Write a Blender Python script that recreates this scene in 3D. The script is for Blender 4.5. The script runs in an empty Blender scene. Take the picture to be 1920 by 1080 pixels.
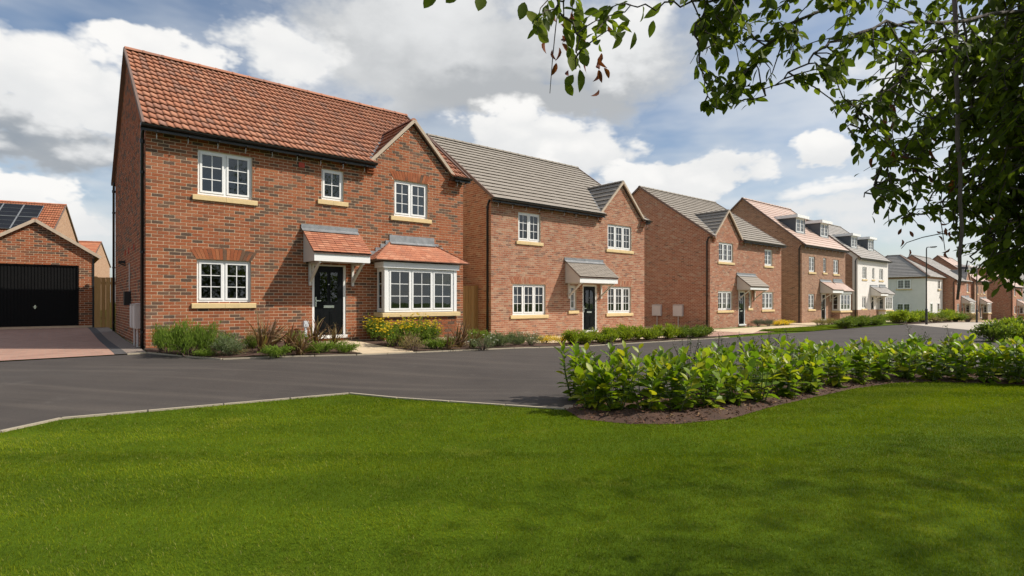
import bpy, bmesh, math, random
import numpy as np
from mathutils import Vector, Matrix, noise as mnoise

random.seed(7); RNG = np.random.default_rng(7)
SC = bpy.context.scene
COL = SC.collection
R = math.radians

# ------------------------------------------------------------------ camera, sky, sun, exposure
FPX, HOR, CAMZ = 1040.0, 565.0, 1.4
cam_d = bpy.data.cameras.new('camera'); cam = bpy.data.objects.new('camera', cam_d); COL.objects.link(cam)
cam_d.sensor_width = 36; cam_d.lens = 36 * FPX / 1920
cam_d.shift_y = (HOR - 540) / 1920
cam_d.clip_start = .05; cam_d.clip_end = 3000
cam.location = (0, 0, CAMZ); cam.rotation_euler = (R(90), 0, 0)
SC.camera = cam
SC.view_settings.view_transform = 'Standard'; SC.view_settings.look = 'None'
SC.view_settings.exposure = 0.08; SC.view_settings.gamma = 1.0
SC.view_settings.use_curve_mapping = False
SC.render.engine = 'CYCLES'; cy = SC.cycles; cy.max_bounces = 7; cy.diffuse_bounces = 3; cy.glossy_bounces = 3; cy.transmission_bounces = 4; cy.transparent_max_bounces = 12; cy.use_adaptive_sampling = True; cy.adaptive_threshold = .02; cy.caustics_reflective = False; cy.caustics_refractive = False
SUN_EL, SUN_AZ = R(43), R(91)          # azimuth clockwise from +Y (the way the camera looks)


class NT:
    """small helper around a node tree"""
    def __init__(s, tree): s.t = tree; s.n = tree.nodes; s.l = tree.links
    def add(s, typ, **kw):
        n = s.n.new(typ)
        for k, v in kw.items(): setattr(n, k, v)
        return n
    def put(s, sock, v):
        if isinstance(v, bpy.types.NodeSocket): s.l.new(v, sock)
        elif v is not None: sock.default_value = v
    def m(s, op, a, b=None, c=None, clamp=False):
        n = s.add('ShaderNodeMath', operation=op, use_clamp=clamp)
        for i, v in enumerate((a, b, c)):
            if v is not None: s.put(n.inputs[i], v)
        return n.outputs[0]
    def vm(s, op, a, b=None):
        n = s.add('ShaderNodeVectorMath', operation=op)
        s.put(n.inputs[0], a)
        if b is not None: s.put(n.inputs[1], b)
        return n.outputs[0]
    def noise(s, vec, scale, detail=4, rough=.5, dist=0.0, col=False):
        n = s.add('ShaderNodeTexNoise')
        if vec is not None: s.put(n.inputs['Vector'], vec)
        s.put(n.inputs['Scale'], scale); s.put(n.inputs['Detail'], detail); s.put(n.inputs['Roughness'], rough); s.put(n.inputs['Distortion'], dist)
        return n.outputs['Color' if col else 'Fac']
    def step(s, x, a, b):
        n = s.add('ShaderNodeMapRange', interpolation_type='SMOOTHSTEP')
        s.put(n.inputs[0], x); s.put(n.inputs[1], a); s.put(n.inputs[2], b); s.put(n.inputs[3], 0.0); s.put(n.inputs[4], 1.0)
        return n.outputs[0]
    def mix(s, f, a, b, blend='MIX'):
        n = s.add('ShaderNodeMix', data_type='RGBA', blend_type=blend)
        s.put(n.inputs[0], f)
        s.put(n.inputs[6], a if not isinstance(a, tuple) else (*a[:3], 1)); s.put(n.inputs[7], b if not isinstance(b, tuple) else (*b[:3], 1))
        return n.outputs[2]
    def ramp(s, f, stops, interp='LINEAR'):
        n = s.add('ShaderNodeValToRGB'); cr = n.color_ramp; cr.interpolation = interp
        while len(cr.elements) < len(stops): cr.elements.new(.5)
        for e, (p, c) in zip(cr.elements, stops): e.position = p; e.color = (*c[:3], 1)
        s.put(n.inputs[0], f)
        return n.outputs[0]


world = bpy.data.worlds.new('World'); SC.world = world; world.use_nodes = True
wt = NT(world.node_tree); wt.n.clear()
wout = wt.add('ShaderNodeOutputWorld')
sky = wt.add('ShaderNodeTexSky', sky_type='NISHITA'); sky.sun_disc = False
sky.sun_elevation = SUN_EL; sky.sun_rotation = SUN_AZ; sky.altitude = 50; sky.air_density = 1.0; sky.dust_density = 1.3; sky.ozone_density = 1.4
bg_sky = wt.add('ShaderNodeBackground'); wt.put(bg_sky.inputs[0], sky.outputs[0]); bg_sky.inputs[1].default_value = .115
dirv = wt.add('ShaderNodeTexCoord').outputs['Generated']
sep = wt.add('ShaderNodeSeparateXYZ'); wt.put(sep.inputs[0], dirv)
az0 = wt.m('ARCTAN2', sep.outputs[0], sep.outputs[1]); el0 = wt.m('ARCSINE', sep.outputs[2])
stretch = wt.vm('MULTIPLY', dirv, (1, 1, 1.7))
warp = wt.noise(stretch, 5.0, 5, .6, 0, col=True)
wsep = wt.add('ShaderNodeSeparateXYZ'); wt.put(wsep.inputs[0], warp)
WA = .34
azw = wt.m('MULTIPLY_ADD', wt.m('SUBTRACT', wsep.outputs[0], .5), WA, az0)
elw = wt.m('MULTIPLY_ADD', wt.m('SUBTRACT', wsep.outputs[1], .5), WA * .62, el0)
fb = wt.m('SUBTRACT', wt.noise(stretch, 7.0, 6, .58, 0), .5)
vor = wt.add('ShaderNodeTexVoronoi', feature='F1'); wt.put(vor.inputs['Vector'], wt.vm('ADD', stretch, wt.vm('MULTIPLY', warp, (.16, .16, .16))))
vor.inputs['Scale'].default_value = 11; vor.inputs['Detail'].default_value = 1.0; vor.inputs['Roughness'].default_value = .55
bil = wt.m('SUBTRACT', .45, vor.outputs['Distance'])
soft = wt.m('SUBTRACT', wt.noise(stretch, 4.0, 3, .55), .5)
def skypos(x, y):
    a = math.atan((x - 960) / FPX)
    return a, math.atan((HOR - y) / FPX * math.cos(a))
# thin haze everywhere, then banks and heaps of cloud from back to front: centre, radii, edge softness, top, base, tone
cloud_col = wt.ramp(wt.m('ADD', wt.m('MULTIPLY', soft, 1.3), .5, clamp=True), [(.2, (.62, .67, .71)), (.8, (.88, .885, .88))])
veil = wt.step(wt.noise(wt.vm('MULTIPLY', dirv, (1, 1, 3.2)), 3.1, 4, .6, 0), .28, .68)
low = wt.m('SUBTRACT', 1.0, wt.m('MULTIPLY', wt.m('ABSOLUTE', el0), 2.6), clamp=True)
far_out = wt.step(wt.m('ABSOLUTE', az0), .82, 1.1)
hi_out = wt.step(el0, .62, .85)
cover = wt.m('MULTIPLY', veil, wt.m('ADD', .48, wt.m('ADD', wt.m('MULTIPLY', low, .65), wt.m('MULTIPLY', wt.m('MAXIMUM', far_out, hi_out), .25))), clamp=True)
alpha = cover
WHITE, PALE, GREY, SLATE = (.97, .96, .94), (.80, .81, .815), (.47, .49, .51), (.28, .33, .39)
banks = [
    # x, y, rx, ry, fuzz, top, base, puff
    ((700, -60), (420, 170), .5, PALE, GREY, .25),
    ((820, 110), (450, 170), .4, PALE, GREY, .3),
    ((1130, 80), (300, 140), .5, PALE, GREY, .3),
    ((1000, 190), (300, 60), .5, GREY, GREY, .2),
    ((500, 100), (150, 90), .35, WHITE, PALE, .5),
    ((1180, 60), (150, 80), .45, WHITE, PALE, .4),
    ((90, 290), (270, 66), .4, GREY, SLATE, .3),
    ((40, 180), (330, 150), .16, WHITE, PALE, .9),
    ((310, 150), (130, 85), .16, WHITE, PALE, .9),
    ((60, 390), (240, 52), .25, WHITE, PALE, .8),
    ((1010, 280), (250, 85), .18, WHITE, PALE, .9),
    ((1180, 350), (260, 60), .25, WHITE, PALE, .9),
    ((1330, 330), (150, 60), .2, WHITE, PALE, .9),
    ((1545, 272), (80, 40), .3, WHITE, PALE, .9),
    ((1560, 365), (300, 45), .6, WHITE, PALE, .6),
    ((1450, 430), (480, 60), .7, PALE, PALE, .5),
    ((1760, 130), (320, 120), .6, WHITE, PALE, .5),
]
for (cx, cy), (rx, ry), fuzz, top, base, puff in banks:
    a, e = skypos(cx, cy)
    ra = abs(skypos(cx + rx, cy)[0] - skypos(cx - rx, cy)[0]) / 2; re = abs(skypos(cx, cy - ry)[1] - skypos(cx, cy + ry)[1]) / 2
    dx = wt.m('DIVIDE', wt.m('SUBTRACT', azw, a), ra); dy = wt.m('DIVIDE', wt.m('SUBTRACT', elw, e), re)
    dist = wt.m('SQRT', wt.m('ADD', wt.m('MULTIPLY', dx, dx), wt.m('MULTIPLY', dy, dy)))
    fld = wt.m('ADD', wt.m('SUBTRACT', 1.0, dist), wt.m('ADD', wt.m('MULTIPLY', fb, .9), wt.m('MULTIPLY', bil, .55 * puff)))
    msk = wt.step(fld, -.12, .08 + fuzz)
    dy0 = wt.m('DIVIDE', wt.m('SUBTRACT', el0, e), re)
    tone = wt.m('ADD', wt.m('MULTIPLY_ADD', dy0, .42, .56), wt.m('ADD', wt.m('MULTIPLY', soft, 1.3), wt.m('ADD', wt.m('MULTIPLY', fb, .9), wt.m('MULTIPLY', bil, .6 * puff))), clamp=True)
    cc = wt.mix(wt.step(tone, .05, .95), base, top)
    cloud_col = wt.mix(msk, cloud_col, cc)
    alpha = wt.m('MAXIMUM', alpha, msk)
bg_cl = wt.add('ShaderNodeBackground'); wt.put(bg_cl.inputs[0], cloud_col); bg_cl.inputs[1].default_value = .95
mixs = wt.add('ShaderNodeMixShader'); wt.put(mixs.inputs[0], alpha); wt.l.new(bg_sky.outputs[0], mixs.inputs[1]); wt.l.new(bg_cl.outputs[0], mixs.inputs[2])
wt.l.new(mixs.outputs[0], wout.inputs[0])

world.cycles.sampling_method = 'MANUAL'; world.cycles.sample_map_resolution = 256
sun_d = bpy.data.lights.new('sun', 'SUN'); sun = bpy.data.objects.new('sun', sun_d); COL.objects.link(sun)
sun_d.energy = 5.0; sun_d.angle = R(.55); sun_d.color = (1, .93, .82)
sdir = Vector((math.sin(SUN_AZ) * math.cos(SUN_EL), math.cos(SUN_AZ) * math.cos(SUN_EL), math.sin(SUN_EL)))
sun.rotation_euler = sdir.to_track_quat('Z', 'Y').to_euler(); sun.location = (20, 0, 30)

# ------------------------------------------------------------------ the lie of the land
DU, DV = (.7697, .6384), (-.6384, .7697)        # along the street, and back towards the gardens
ANG = math.atan2(DU[1], DU[0])
O1 = (-8.03, 12.16)
def W(u, v): return (O1[0] + u * DU[0] + v * DV[0], O1[1] + u * DU[1] + v * DV[1])
def UV(x, y):
    a, b = x - O1[0], y - O1[1]
    return a * DU[0] + b * DU[1], a * DV[0] + b * DV[1]
def sstep(x, a, b):
    t = min(1, max(0, (x - a) / (b - a))); return t * t * (3 - 2 * t)
UA = [-60, 2, 8, 10.2, 14, 19, 40, 52, 60, 84, 120, 300]; ZA = [.30, .27, .15, .07, .03, -.02, -.06, -.2, -.4, -.95, -1.5, -4]
UB = [-60, 19, 40, 52, 60, 84, 120, 300]; ZB = [0, -.01, -.06, -.25, -.42, -.97, -1.5, -4]
def g(x, y):
    u, v = UV(x, y)
    a = float(np.interp(u, UA, ZA)); b = float(np.interp(u, UB, ZB))
    t = sstep(v, -7.2, -3.2)
    z = b + (a - b) * t
    z += .08 * sstep(v, -2.6, -.4) * (1 - sstep(u, 9.0, 10.2))
    z += .12 * sstep(v, 3, 10) * (1 - sstep(u, 9.0, 10.2))
    return z
def on_ground(px, py):
    z = 0.0
    for _ in range(40):
        D = (CAMZ - z) * FPX / (py - HOR); X = (px - 960) / FPX * D; z = .5 * z + .5 * g(X, D)
    return X, D, z
def at(px, py, D): return Vector(((px - 960) / FPX * D, D, CAMZ + (HOR - py) / FPX * D))

# ------------------------------------------------------------------ mesh helpers
class MB:
    def __init__(s): s.v = []; s.f = []
    def poly(s, *p):
        n = len(s.v); s.v += [tuple(q) for q in p]; s.f.append(tuple(range(n, n + len(p))))
    def box(s, x0, x1, y0, y1, z0, z1):
        n = len(s.v)
        s.v += [(x, y, z) for z in (z0, z1) for y in (y0, y1) for x in (x0, x1)]
        s.f += [tuple(n + i for i in q) for q in ((0, 2, 3, 1), (4, 5, 7, 6), (0, 1, 5, 4), (2, 6, 7, 3), (0, 4, 6, 2), (1, 3, 7, 5))]
        return s
    def bar(s, p, q, w, h, up=(0, 0, 1)):
        p, q = Vector(p), Vector(q); d = (q - p).normalized(); sd = d.cross(Vector(up)).normalized(); u = sd.cross(d)
        n = len(s.v)
        for e in (p, q):
            for a, b in ((-1, -1), (1, -1), (1, 1), (-1, 1)): s.v.append(tuple(e + sd * (a * w / 2) + u * (b * h / 2)))
        s.f += [tuple(n + i for i in t) for t in ((0, 1, 2, 3), (7, 6, 5, 4), (0, 4, 5, 1), (1, 5, 6, 2), (2, 6, 7, 3), (3, 7, 4, 0))]
        return s
    def prism(s, pts, off):
        off = Vector(off); n = len(s.v); k = len(pts)
        s.v += [tuple(p) for p in pts] + [tuple(Vector(p) + off) for p in pts]
        s.f.append(tuple(n + i for i in range(k))); s.f.append(tuple(n + k + i for i in reversed(range(k))))
        for i in range(k): j = (i + 1) % k; s.f.append((n + i, n + k + i, n + k + j, n + j))
        return s
    def tube(s, pts, rad, n=7, cap=True):
        pts = [Vector(p) for p in pts]; base = len(s.v)
        if not isinstance(rad, (list, tuple)): rad = [rad] * len(pts)
        prev = None
        for i, p in enumerate(pts):
            d = (pts[min(i + 1, len(pts) - 1)] - pts[max(i - 1, 0)]).normalized()
            if prev is None: prev = d.orthogonal().normalized()
            prev = (prev - d * prev.dot(d)).normalized(); b = d.cross(prev)
            for k in range(n):
                a = 2 * math.pi * k / n; s.v.append(tuple(p + (prev * math.cos(a) + b * math.sin(a)) * rad[i]))
        for i in range(len(pts) - 1):
            for k in range(n):
                a, b2 = base + i * n + k, base + i * n + (k + 1) % n
                s.f.append((a, b2, b2 + n, a + n))
        if cap:
            s.f.append(tuple(base + k for k in reversed(range(n)))); s.f.append(tuple(base + (len(pts) - 1) * n + k for k in range(n)))
        return s
    def mesh(s, name, mat=None, smooth=False):
        me = bpy.data.meshes.new(name); me.from_pydata(s.v, [], s.f); me.validate()
        if mat: me.materials.append(mat)
        if smooth: me.shade_smooth()
        return me
    def build(s, name, mat, parent=None, smooth=False, loc=None):
        return link(name, s.mesh(name, mat, smooth), parent, loc)


def link(name, me, parent=None, loc=None):
    o = bpy.data.objects.new(name, me); COL.objects.link(o)
    if parent: o.parent = parent
    if loc is not None: o.location = loc
    return o
def np_mesh(name, V, F, mat, smooth=False, fc=None):
    """V (n,3), F (m,k) -> mesh"""
    me = bpy.data.meshes.new(name); V = np.ascontiguousarray(V, dtype=np.float32); F = np.ascontiguousarray(F, dtype=np.int32)
    m, k = F.shape
    me.vertices.add(len(V)); me.vertices.foreach_set('co', V.ravel())
    me.loops.add(m * k); me.loops.foreach_set('vertex_index', F.ravel())
    me.polygons.add(m); me.polygons.foreach_set('loop_start', np.arange(0, m * k, k, dtype=np.int32))
    try: me.polygons.foreach_set('loop_total', np.full(m, k, dtype=np.int32))
    except Exception: pass
    me.update(calc_edges=True)
    if mat: me.materials.append(mat)
    if smooth: me.shade_smooth()
    else: me.shade_flat()
    return me
def tag(o, label, cat, group=None, kind=None):
    if label: o['label'] = label
    if cat: o['category'] = cat
    if group: o['group'] = group
    if kind: o['kind'] = kind
    return o
def empty(name, loc=(0, 0, 0), rz=0.0, parent=None):
    o = bpy.data.objects.new(name, None); COL.objects.link(o); o.location = loc; o.rotation_euler = (0, 0, rz); o.empty_display_size = .1
    if parent: o.parent = parent
    return o
def thing(name, label, cat, loc=(0, 0, 0), rz=0.0, group=None): return tag(empty(name, loc, rz), label, cat, group)
def struct(o): o['kind'] = 'structure'; return o

# ------------------------------------------------------------------ materials
def newmat(name):
    m = bpy.data.materials.new(name); m.use_nodes = True; t = NT(m.node_tree); t.n.clear()
    out = t.add('ShaderNodeOutputMaterial'); b = t.add('ShaderNodeBsdfPrincipled'); t.l.new(b.outputs[0], out.inputs[0])
    return m, t, b, out
def objco(t): return t.add('ShaderNodeTexCoord').outputs['Object']
def worldco(t): return t.add('ShaderNodeNewGeometry').outputs['Position']
def bump(t, b, h, strength, dist=.02):
    n = t.add('ShaderNodeBump'); n.inputs['Strength'].default_value = strength; n.inputs['Distance'].default_value = dist
    t.put(n.inputs['Height'], h); t.l.new(n.outputs[0], b.inputs['Normal'])
def pmat(name, col, rough=.6, var=.18, scale=6, bmp=.0, metal=0., spec=.5, scale2=60, dirt=0.0):
    m, t, b, out = newmat(name); co = worldco(t)
    n1 = t.noise(co, scale, 6, .6); n2 = t.noise(co, scale2, 3, .6)
    f = t.m('ADD', t.m('MULTIPLY', t.m('SUBTRACT', n1, .5), 1.6), t.m('MULTIPLY', t.m('SUBTRACT', n2, .5), .8))
    c = t.mix(t.m('ADD', f, .5, clamp=True), tuple(x * (1 - var) for x in col), tuple(min(1, x * (1 + var)) for x in col))
    if dirt: c = t.mix(t.m('MULTIPLY', t.step(t.noise(co, 2.2, 8, .65), .45, .75), dirt), c, tuple(x * .55 for x in col))
    t.put(b.inputs['Base Color'], c)
    t.put(b.inputs['Roughness'], t.m('ADD', t.m('MULTIPLY', t.m('SUBTRACT', n1, .5), .25), rough, clamp=True)); b.inputs['Metallic'].default_value = metal; b.inputs['Specular IOR Level'].default_value = spec
    if bmp: bump(t, b, n2, bmp, .01)
    return m
def rand_piece(t):
    """one random number per piece, whether the piece is an object or an island of a joined mesh"""
    a = t.add('ShaderNodeNewGeometry').outputs['Random Per Island']; b = t.add('ShaderNodeObjectInfo').outputs['Random']
    return t.m('FRACT', t.m('ADD', t.m('MULTIPLY', a, 7.31), t.m('MULTIPLY', b, 13.7)))
def brickmat(name, stops, clump=.35, rough=.88):
    m, t, b, out = newmat(name); co = worldco(t)
    r = rand_piece(t); cl = t.noise(t.vm('MULTIPLY', co, (.8, .8, 2.4)), 1.1, 3, .5)
    f = t.m('ADD', r, t.m('MULTIPLY', t.m('SUBTRACT', cl, .5), clump * 2.2), clamp=True)
    c = t.ramp(f, stops)
    sp = t.noise(co, 38, 5, .65)
    c = t.mix(t.m('MULTIPLY', t.step(sp, .35, .75), .34), c, t.mix(.5, c, (.05, .03, .025)))
    c = t.mix(t.m('MULTIPLY', t.step(t.noise(co, 1.3, 6, .6), .5, .8), .16), c, (.42, .33, .27))
    t.put(b.inputs['Base Color'], c); b.inputs['Roughness'].default_value = rough; b.inputs['Specular IOR Level'].default_value = .25
    bump(t, b, t.noise(co, 90, 4, .6), .5, .006)
    return m
def brickwork_mat(name, stops, mortar):
    """for walls too far off to tell single bricks apart"""
    m, t, b, out = newmat(name)
    s = t.add('ShaderNodeSeparateXYZ'); t.put(s.inputs[0], objco(t))
    cb = t.add('ShaderNodeCombineXYZ'); t.put(cb.inputs[0], t.m('ADD', s.outputs[0], s.outputs[1])); t.put(cb.inputs[1], s.outputs[2])
    bt = t.add('ShaderNodeTexBrick'); t.put(bt.inputs['Vector'], cb.outputs[0])
    bt.inputs['Color1'].default_value = (0, 0, 0, 1); bt.inputs['Color2'].default_value = (1, 1, 1, 1); bt.inputs['Mortar'].default_value = (.5, .5, .5, 1)
    for k, v in (('Scale', 1), ('Mortar Size', .006), ('Brick Width', .225), ('Row Height', .075), ('Bias', 0), ('Mortar Smooth', .1)): bt.inputs[k].default_value = v
    cl = t.noise(worldco(t), .9, 4, .55)
    c = t.ramp(t.m('ADD', bt.outputs['Color'], t.m('MULTIPLY', t.m('SUBTRACT', cl, .5), .6), clamp=True), stops)
    c = t.mix(bt.outputs['Fac'], c, mortar)
    t.put(b.inputs['Base Color'], c); b.inputs['Roughness'].default_value = .9; b.inputs['Specular IOR Level'].default_value = .2
    bump(t, b, t.m('SUBTRACT', 1.0, bt.outputs['Fac']), .4, .01)
    return m
def tilemat(name, stops, rough=.75, bmp=.4, grime=(.10, .07, .055)):
    m, t, b, out = newmat(name); co = worldco(t)
    c = t.ramp(rand_piece(t), stops)
    c = t.mix(t.m('MULTIPLY', t.step(t.noise(co, 3.5, 8, .62), .42, .78), .38), c, grime)
    c = t.mix(t.m('MULTIPLY', t.step(t.noise(co, 45, 4, .6), .5, .8), .22), c, tuple(x * .5 for x in stops[0][1]))
    t.put(b.inputs['Base Color'], c); b.inputs['Roughness'].default_value = rough; b.inputs['Specular IOR Level'].default_value = .3
    bump(t, b, t.noise(co, 70, 4, .6), bmp, .006)
    return m
def leafmat(name, stops, trans=.35, rough=.42, spec=.4, gloss_noise=True):
    m, t, b, out = newmat(name); co = worldco(t)
    c = t.ramp(rand_piece(t), stops)
    c = t.mix(t.m('MULTIPLY', t.noise(co, 30, 3, .5), .35), c, tuple(x * .45 for x in stops[0][1]))
    t.put(b.inputs['Base Color'], c); b.inputs['Roughness'].default_value = rough; b.inputs['Specular IOR Level'].default_value = spec
    tr = t.add('ShaderNodeBsdfTranslucent'); t.put(tr.inputs[0], t.mix(.6, c, t.mix(1.0, c, (1.6, 1.8, .45), 'MULTIPLY')))
    mx = t.add('ShaderNodeMixShader'); mx.inputs[0].default_value = trans
    t.l.new(b.outputs[0], mx.inputs[1]); t.l.new(tr.outputs[0], mx.inputs[2]); t.l.new(mx.outputs[0], out.inputs[0])
    return m

M = {}
RED = [(0, (.335, .104, .042)), (.3, (.28, .085, .036)), (.52, (.365, .132, .058)), (.70, (.245, .082, .037)), (.80, (.13, .072, .046)), (.9, (.095, .062, .045)), (1, (.155, .088, .054))]
PINK = [(0, (.41, .185, .105)), (.22, (.33, .125, .07)), (.45, (.45, .235, .145)), (.65, (.29, .11, .062)), (.82, (.44, .275, .18)), (.93, (.19, .09, .06)), (1, (.37, .16, .093))]
ROSE = [(0, (.40, .175, .10)), (.3, (.33, .125, .07)), (.55, (.43, .21, .13)), (.8, (.28, .11, .066)), (.92, (.46, .30, .205)), (1, (.2, .1, .066))]
BROWN = [(0, (.34, .185, .115)), (.4, (.26, .13, .08)), (.7, (.38, .22, .14)), (1, (.19, .105, .07))]
M['brick_red'] = brickmat('brick_red', RED); M['brick_pink'] = brickmat('brick_pink', PINK, .3); M['brick_rose'] = brickmat('brick_rose', ROSE, .3)
M['brick_brown'] = brickwork_mat('brickwork_brown', BROWN, (.42, .34, .27)); M['brick_far'] = brickwork_mat('brickwork_far', ROSE, (.45, .36, .3)); M['brick_buff'] = brickwork_mat('brickwork_buff', [(0, (.36, .20, .125)), (1, (.45, .27, .175))], (.45, .36, .28))
M['mortar'] = pmat('mortar', (.60, .45, .31), .95, .15, 3); M['mortar_pale'] = pmat('mortar_pale', (.60, .48, .36), .95, .15, 3)
M['pantile'] = tilemat('pantile_clay', [(0, (.44, .185, .108)), (.35, (.385, .158, .095)), (.65, (.47, .215, .132)), (.85, (.35, .16, .106)), (1, (.30, .16, .118))])
M['pantile_orange'] = tilemat('pantile_orange', [(0, (.48, .175, .09)), (.6, (.42, .145, .075)), (1, (.52, .22, .12))])
M['plain_tile'] = tilemat('plain_clay_tile', [(0, (.46, .185, .105)), (.5, (.40, .15, .085)), (.8, (.52, .245, .15)), (1, (.34, .125, .075))])
M['tile_grey'] = tilemat('tile_grey_concrete', [(0, (.295, .26, .222)), (.5, (.28, .247, .21)), (1, (.31, .275, .236))], .8, .3, (.23, .2, .17))
M['tile_pink'] = tilemat('tile_pale_red', [(0, (.52, .38, .315)), (.5, (.48, .345, .285)), (1, (.56, .42, .35))], .5, .3, (.42, .31, .26))
M['tile_slate'] = tilemat('tile_slate_grey', [(0, (.29, .27, .25)), (1, (.34, .315, .29))], .65, .3, (.15, .14, .13))
M['white'] = pmat('white_upvc', (.80, .80, .79), .32, .03, 3, 0, 0, .5); M['cream'] = pmat('cream_painted_timber', (.62, .59, .54), .5, .06, 4)
M['stone'] = pmat('buff_cast_stone', (.66, .50, .26), .85, .09, 5, .25, dirt=.25); M['black'] = pmat('black_plastic', (.012, .012, .013), .38, .2, 4); M['lead'] = pmat('lead_flashing', (.23, .24, .25), .5, .3, 7, .15, .3)
M['door'] = pmat('black_gloss_door', (.007, .008, .009), .25, .2, 3, 0, 0, .12); M['chrome'] = pmat('brushed_chrome', (.75, .75, .74), .22, .05, 4, 0, 1.)
M['verge'] = pmat('pale_mortar_verge', (.47, .38, .29), .9, .16, 5, .3); M['verge_dark'] = pmat('verge_trim', (.16, .105, .085), .8, .2, 5)
M['timber'] = None; M['render'] = pmat('white_render', (.72, .69, .66), .9, .05, 1.5, .15, dirt=.12); M['cheek'] = pmat('grey_dormer_cheek', (.085, .095, .11), .5, .1, 3)
M['metal_grey'] = pmat('grey_meter_cabinet', (.62, .57, .54), .5, .06, 4); M['lamp_black'] = pmat('black_lamp_steel', (.022, .024, .027), .4, .2, 5)
M['terracotta'] = pmat('terracotta', (.46, .06, .035), .7, .15, 20); M['plaster'] = pmat('interior_plaster', (.42, .41, .39), .9, .05, 2); M['carpet'] = pmat('interior_carpet', (.16, .15, .14), .95, .1, 8); M['curtain'] = pmat('white_curtain', (.78, .77, .74), .9, .05, 5)
M['garage_black'] = pmat('black_garage_door', (.006, .006, .006), .6, .2, 3, 0, 0, .15); M['grey_post'] = pmat('pale_grey_plastic', (.55, .57, .6), .5, .08, 5)
M['solar'] = pmat('solar_cell', (.012, .013, .017), .4, .3, 2, 0, 0, .25); M['alloy'] = pmat('aluminium_rail', (.30, .31, .32), .5, .1, 6, 0, .5)
M['edging'] = pmat('concrete_edging', (.36, .31, .23), .9, .14, 3, .3); M['slab'] = pmat('buff_paving', (.58, .46, .31), .9, .1, 3, .3, dirt=.2); M['dark_block'] = pmat('charcoal_block', (.075, .07, .068), .9, .3, 6, .3); M['gravel'] = pmat('gravel', (.24, .19, .155), .95, .45, 28, .8)
M['bark'] = pmat('branch_bark', (.06, .045, .035), .9, .35, 14, .8); M['stem'] = pmat('shrub_stem', (.10, .065, .05), .9, .3, 14); M['green_stem'] = pmat('green_stem', (.12, .16, .05), .7, .2, 14)
M['chip'] = tilemat('bark_chip', [(0, (.12, .058, .034)), (.5, (.19, .10, .055)), (.8, (.07, .034, .022)), (1, (.33, .22, .11))], .95, .2, (.05, .028, .02))
M['yellow'] = leafmat('yellow_petal', [(0, (.75, .52, .02)), (1, (.85, .64, .04))], .25, .6); M['whiteflower'] = leafmat('white_petal', [(0, (.8, .8, .75)), (1, (.7, .72, .66))], .2, .6)
M['l_laurel'] = leafmat('laurel_leaf', [(0, (.19, .28, .016)), (.3, (.10, .19, .014)), (.6, (.25, .33, .018)), (.82, (.35, .39, .025)), (.93, (.48, .43, .03)), (1, (.05, .115, .015))], .42, .4, .25)
M['l_privet'] = leafmat('privet_leaf', [(0, (.045, .075, .03)), (1, (.10, .13, .05))], .25)
M['l_bright'] = leafmat('bright_green_leaf', [(0, (.18, .265, .045)), (.6, (.25, .33, .06)), (1, (.12, .19, .04))], .42, .6, .15)
M['l_sage'] = leafmat('sage_leaf', [(0, (.17, .21, .11)), (.6, (.22, .26, .145)), (1, (.12, .16, .08))], .35, .6, .2)
M['l_lav'] = leafmat('lavender_leaf', [(0, (.15, .18, .14)), (1, (.22, .235, .19))], .25, .7)
M['l_bronze'] = leafmat('bronze_strap_leaf', [(0, (.15, .075, .045)), (.5, (.24, .14, .075)), (.8, (.22, .18, .07)), (1, (.10, .05, .04))], .3, .45, .3)
M['l_lime'] = leafmat('lime_leaf', [(0, (.22, .29, .03)), (.5, (.31, .36, .035)), (.8, (.15, .23, .03)), (1, (.44, .41, .04))], .42, .5, .2)
M['l_hedge'] = leafmat('hedge_leaf', [(0, (.11, .17, .03)), (.6, (.17, .23, .035)), (1, (.23, .26, .05))], .35, .5, .25)
M['l_dry'] = leafmat('dry_leaf', [(0, (.42, .32, .17)), (1, (.30, .26, .11))], .3, .7)
M['l_tree'] = leafmat('plum_leaf', [(0, (.11, .145, .018)), (.4, (.07, .10, .015)), (.8, (.14, .18, .02)), (1, (.22, .245, .028))], .52, .6, .15)
M['l_dead'] = leafmat('withered_leaf', [(0, (.15, .035, .018)), (1, (.22, .07, .03))], .3, .7)


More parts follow.
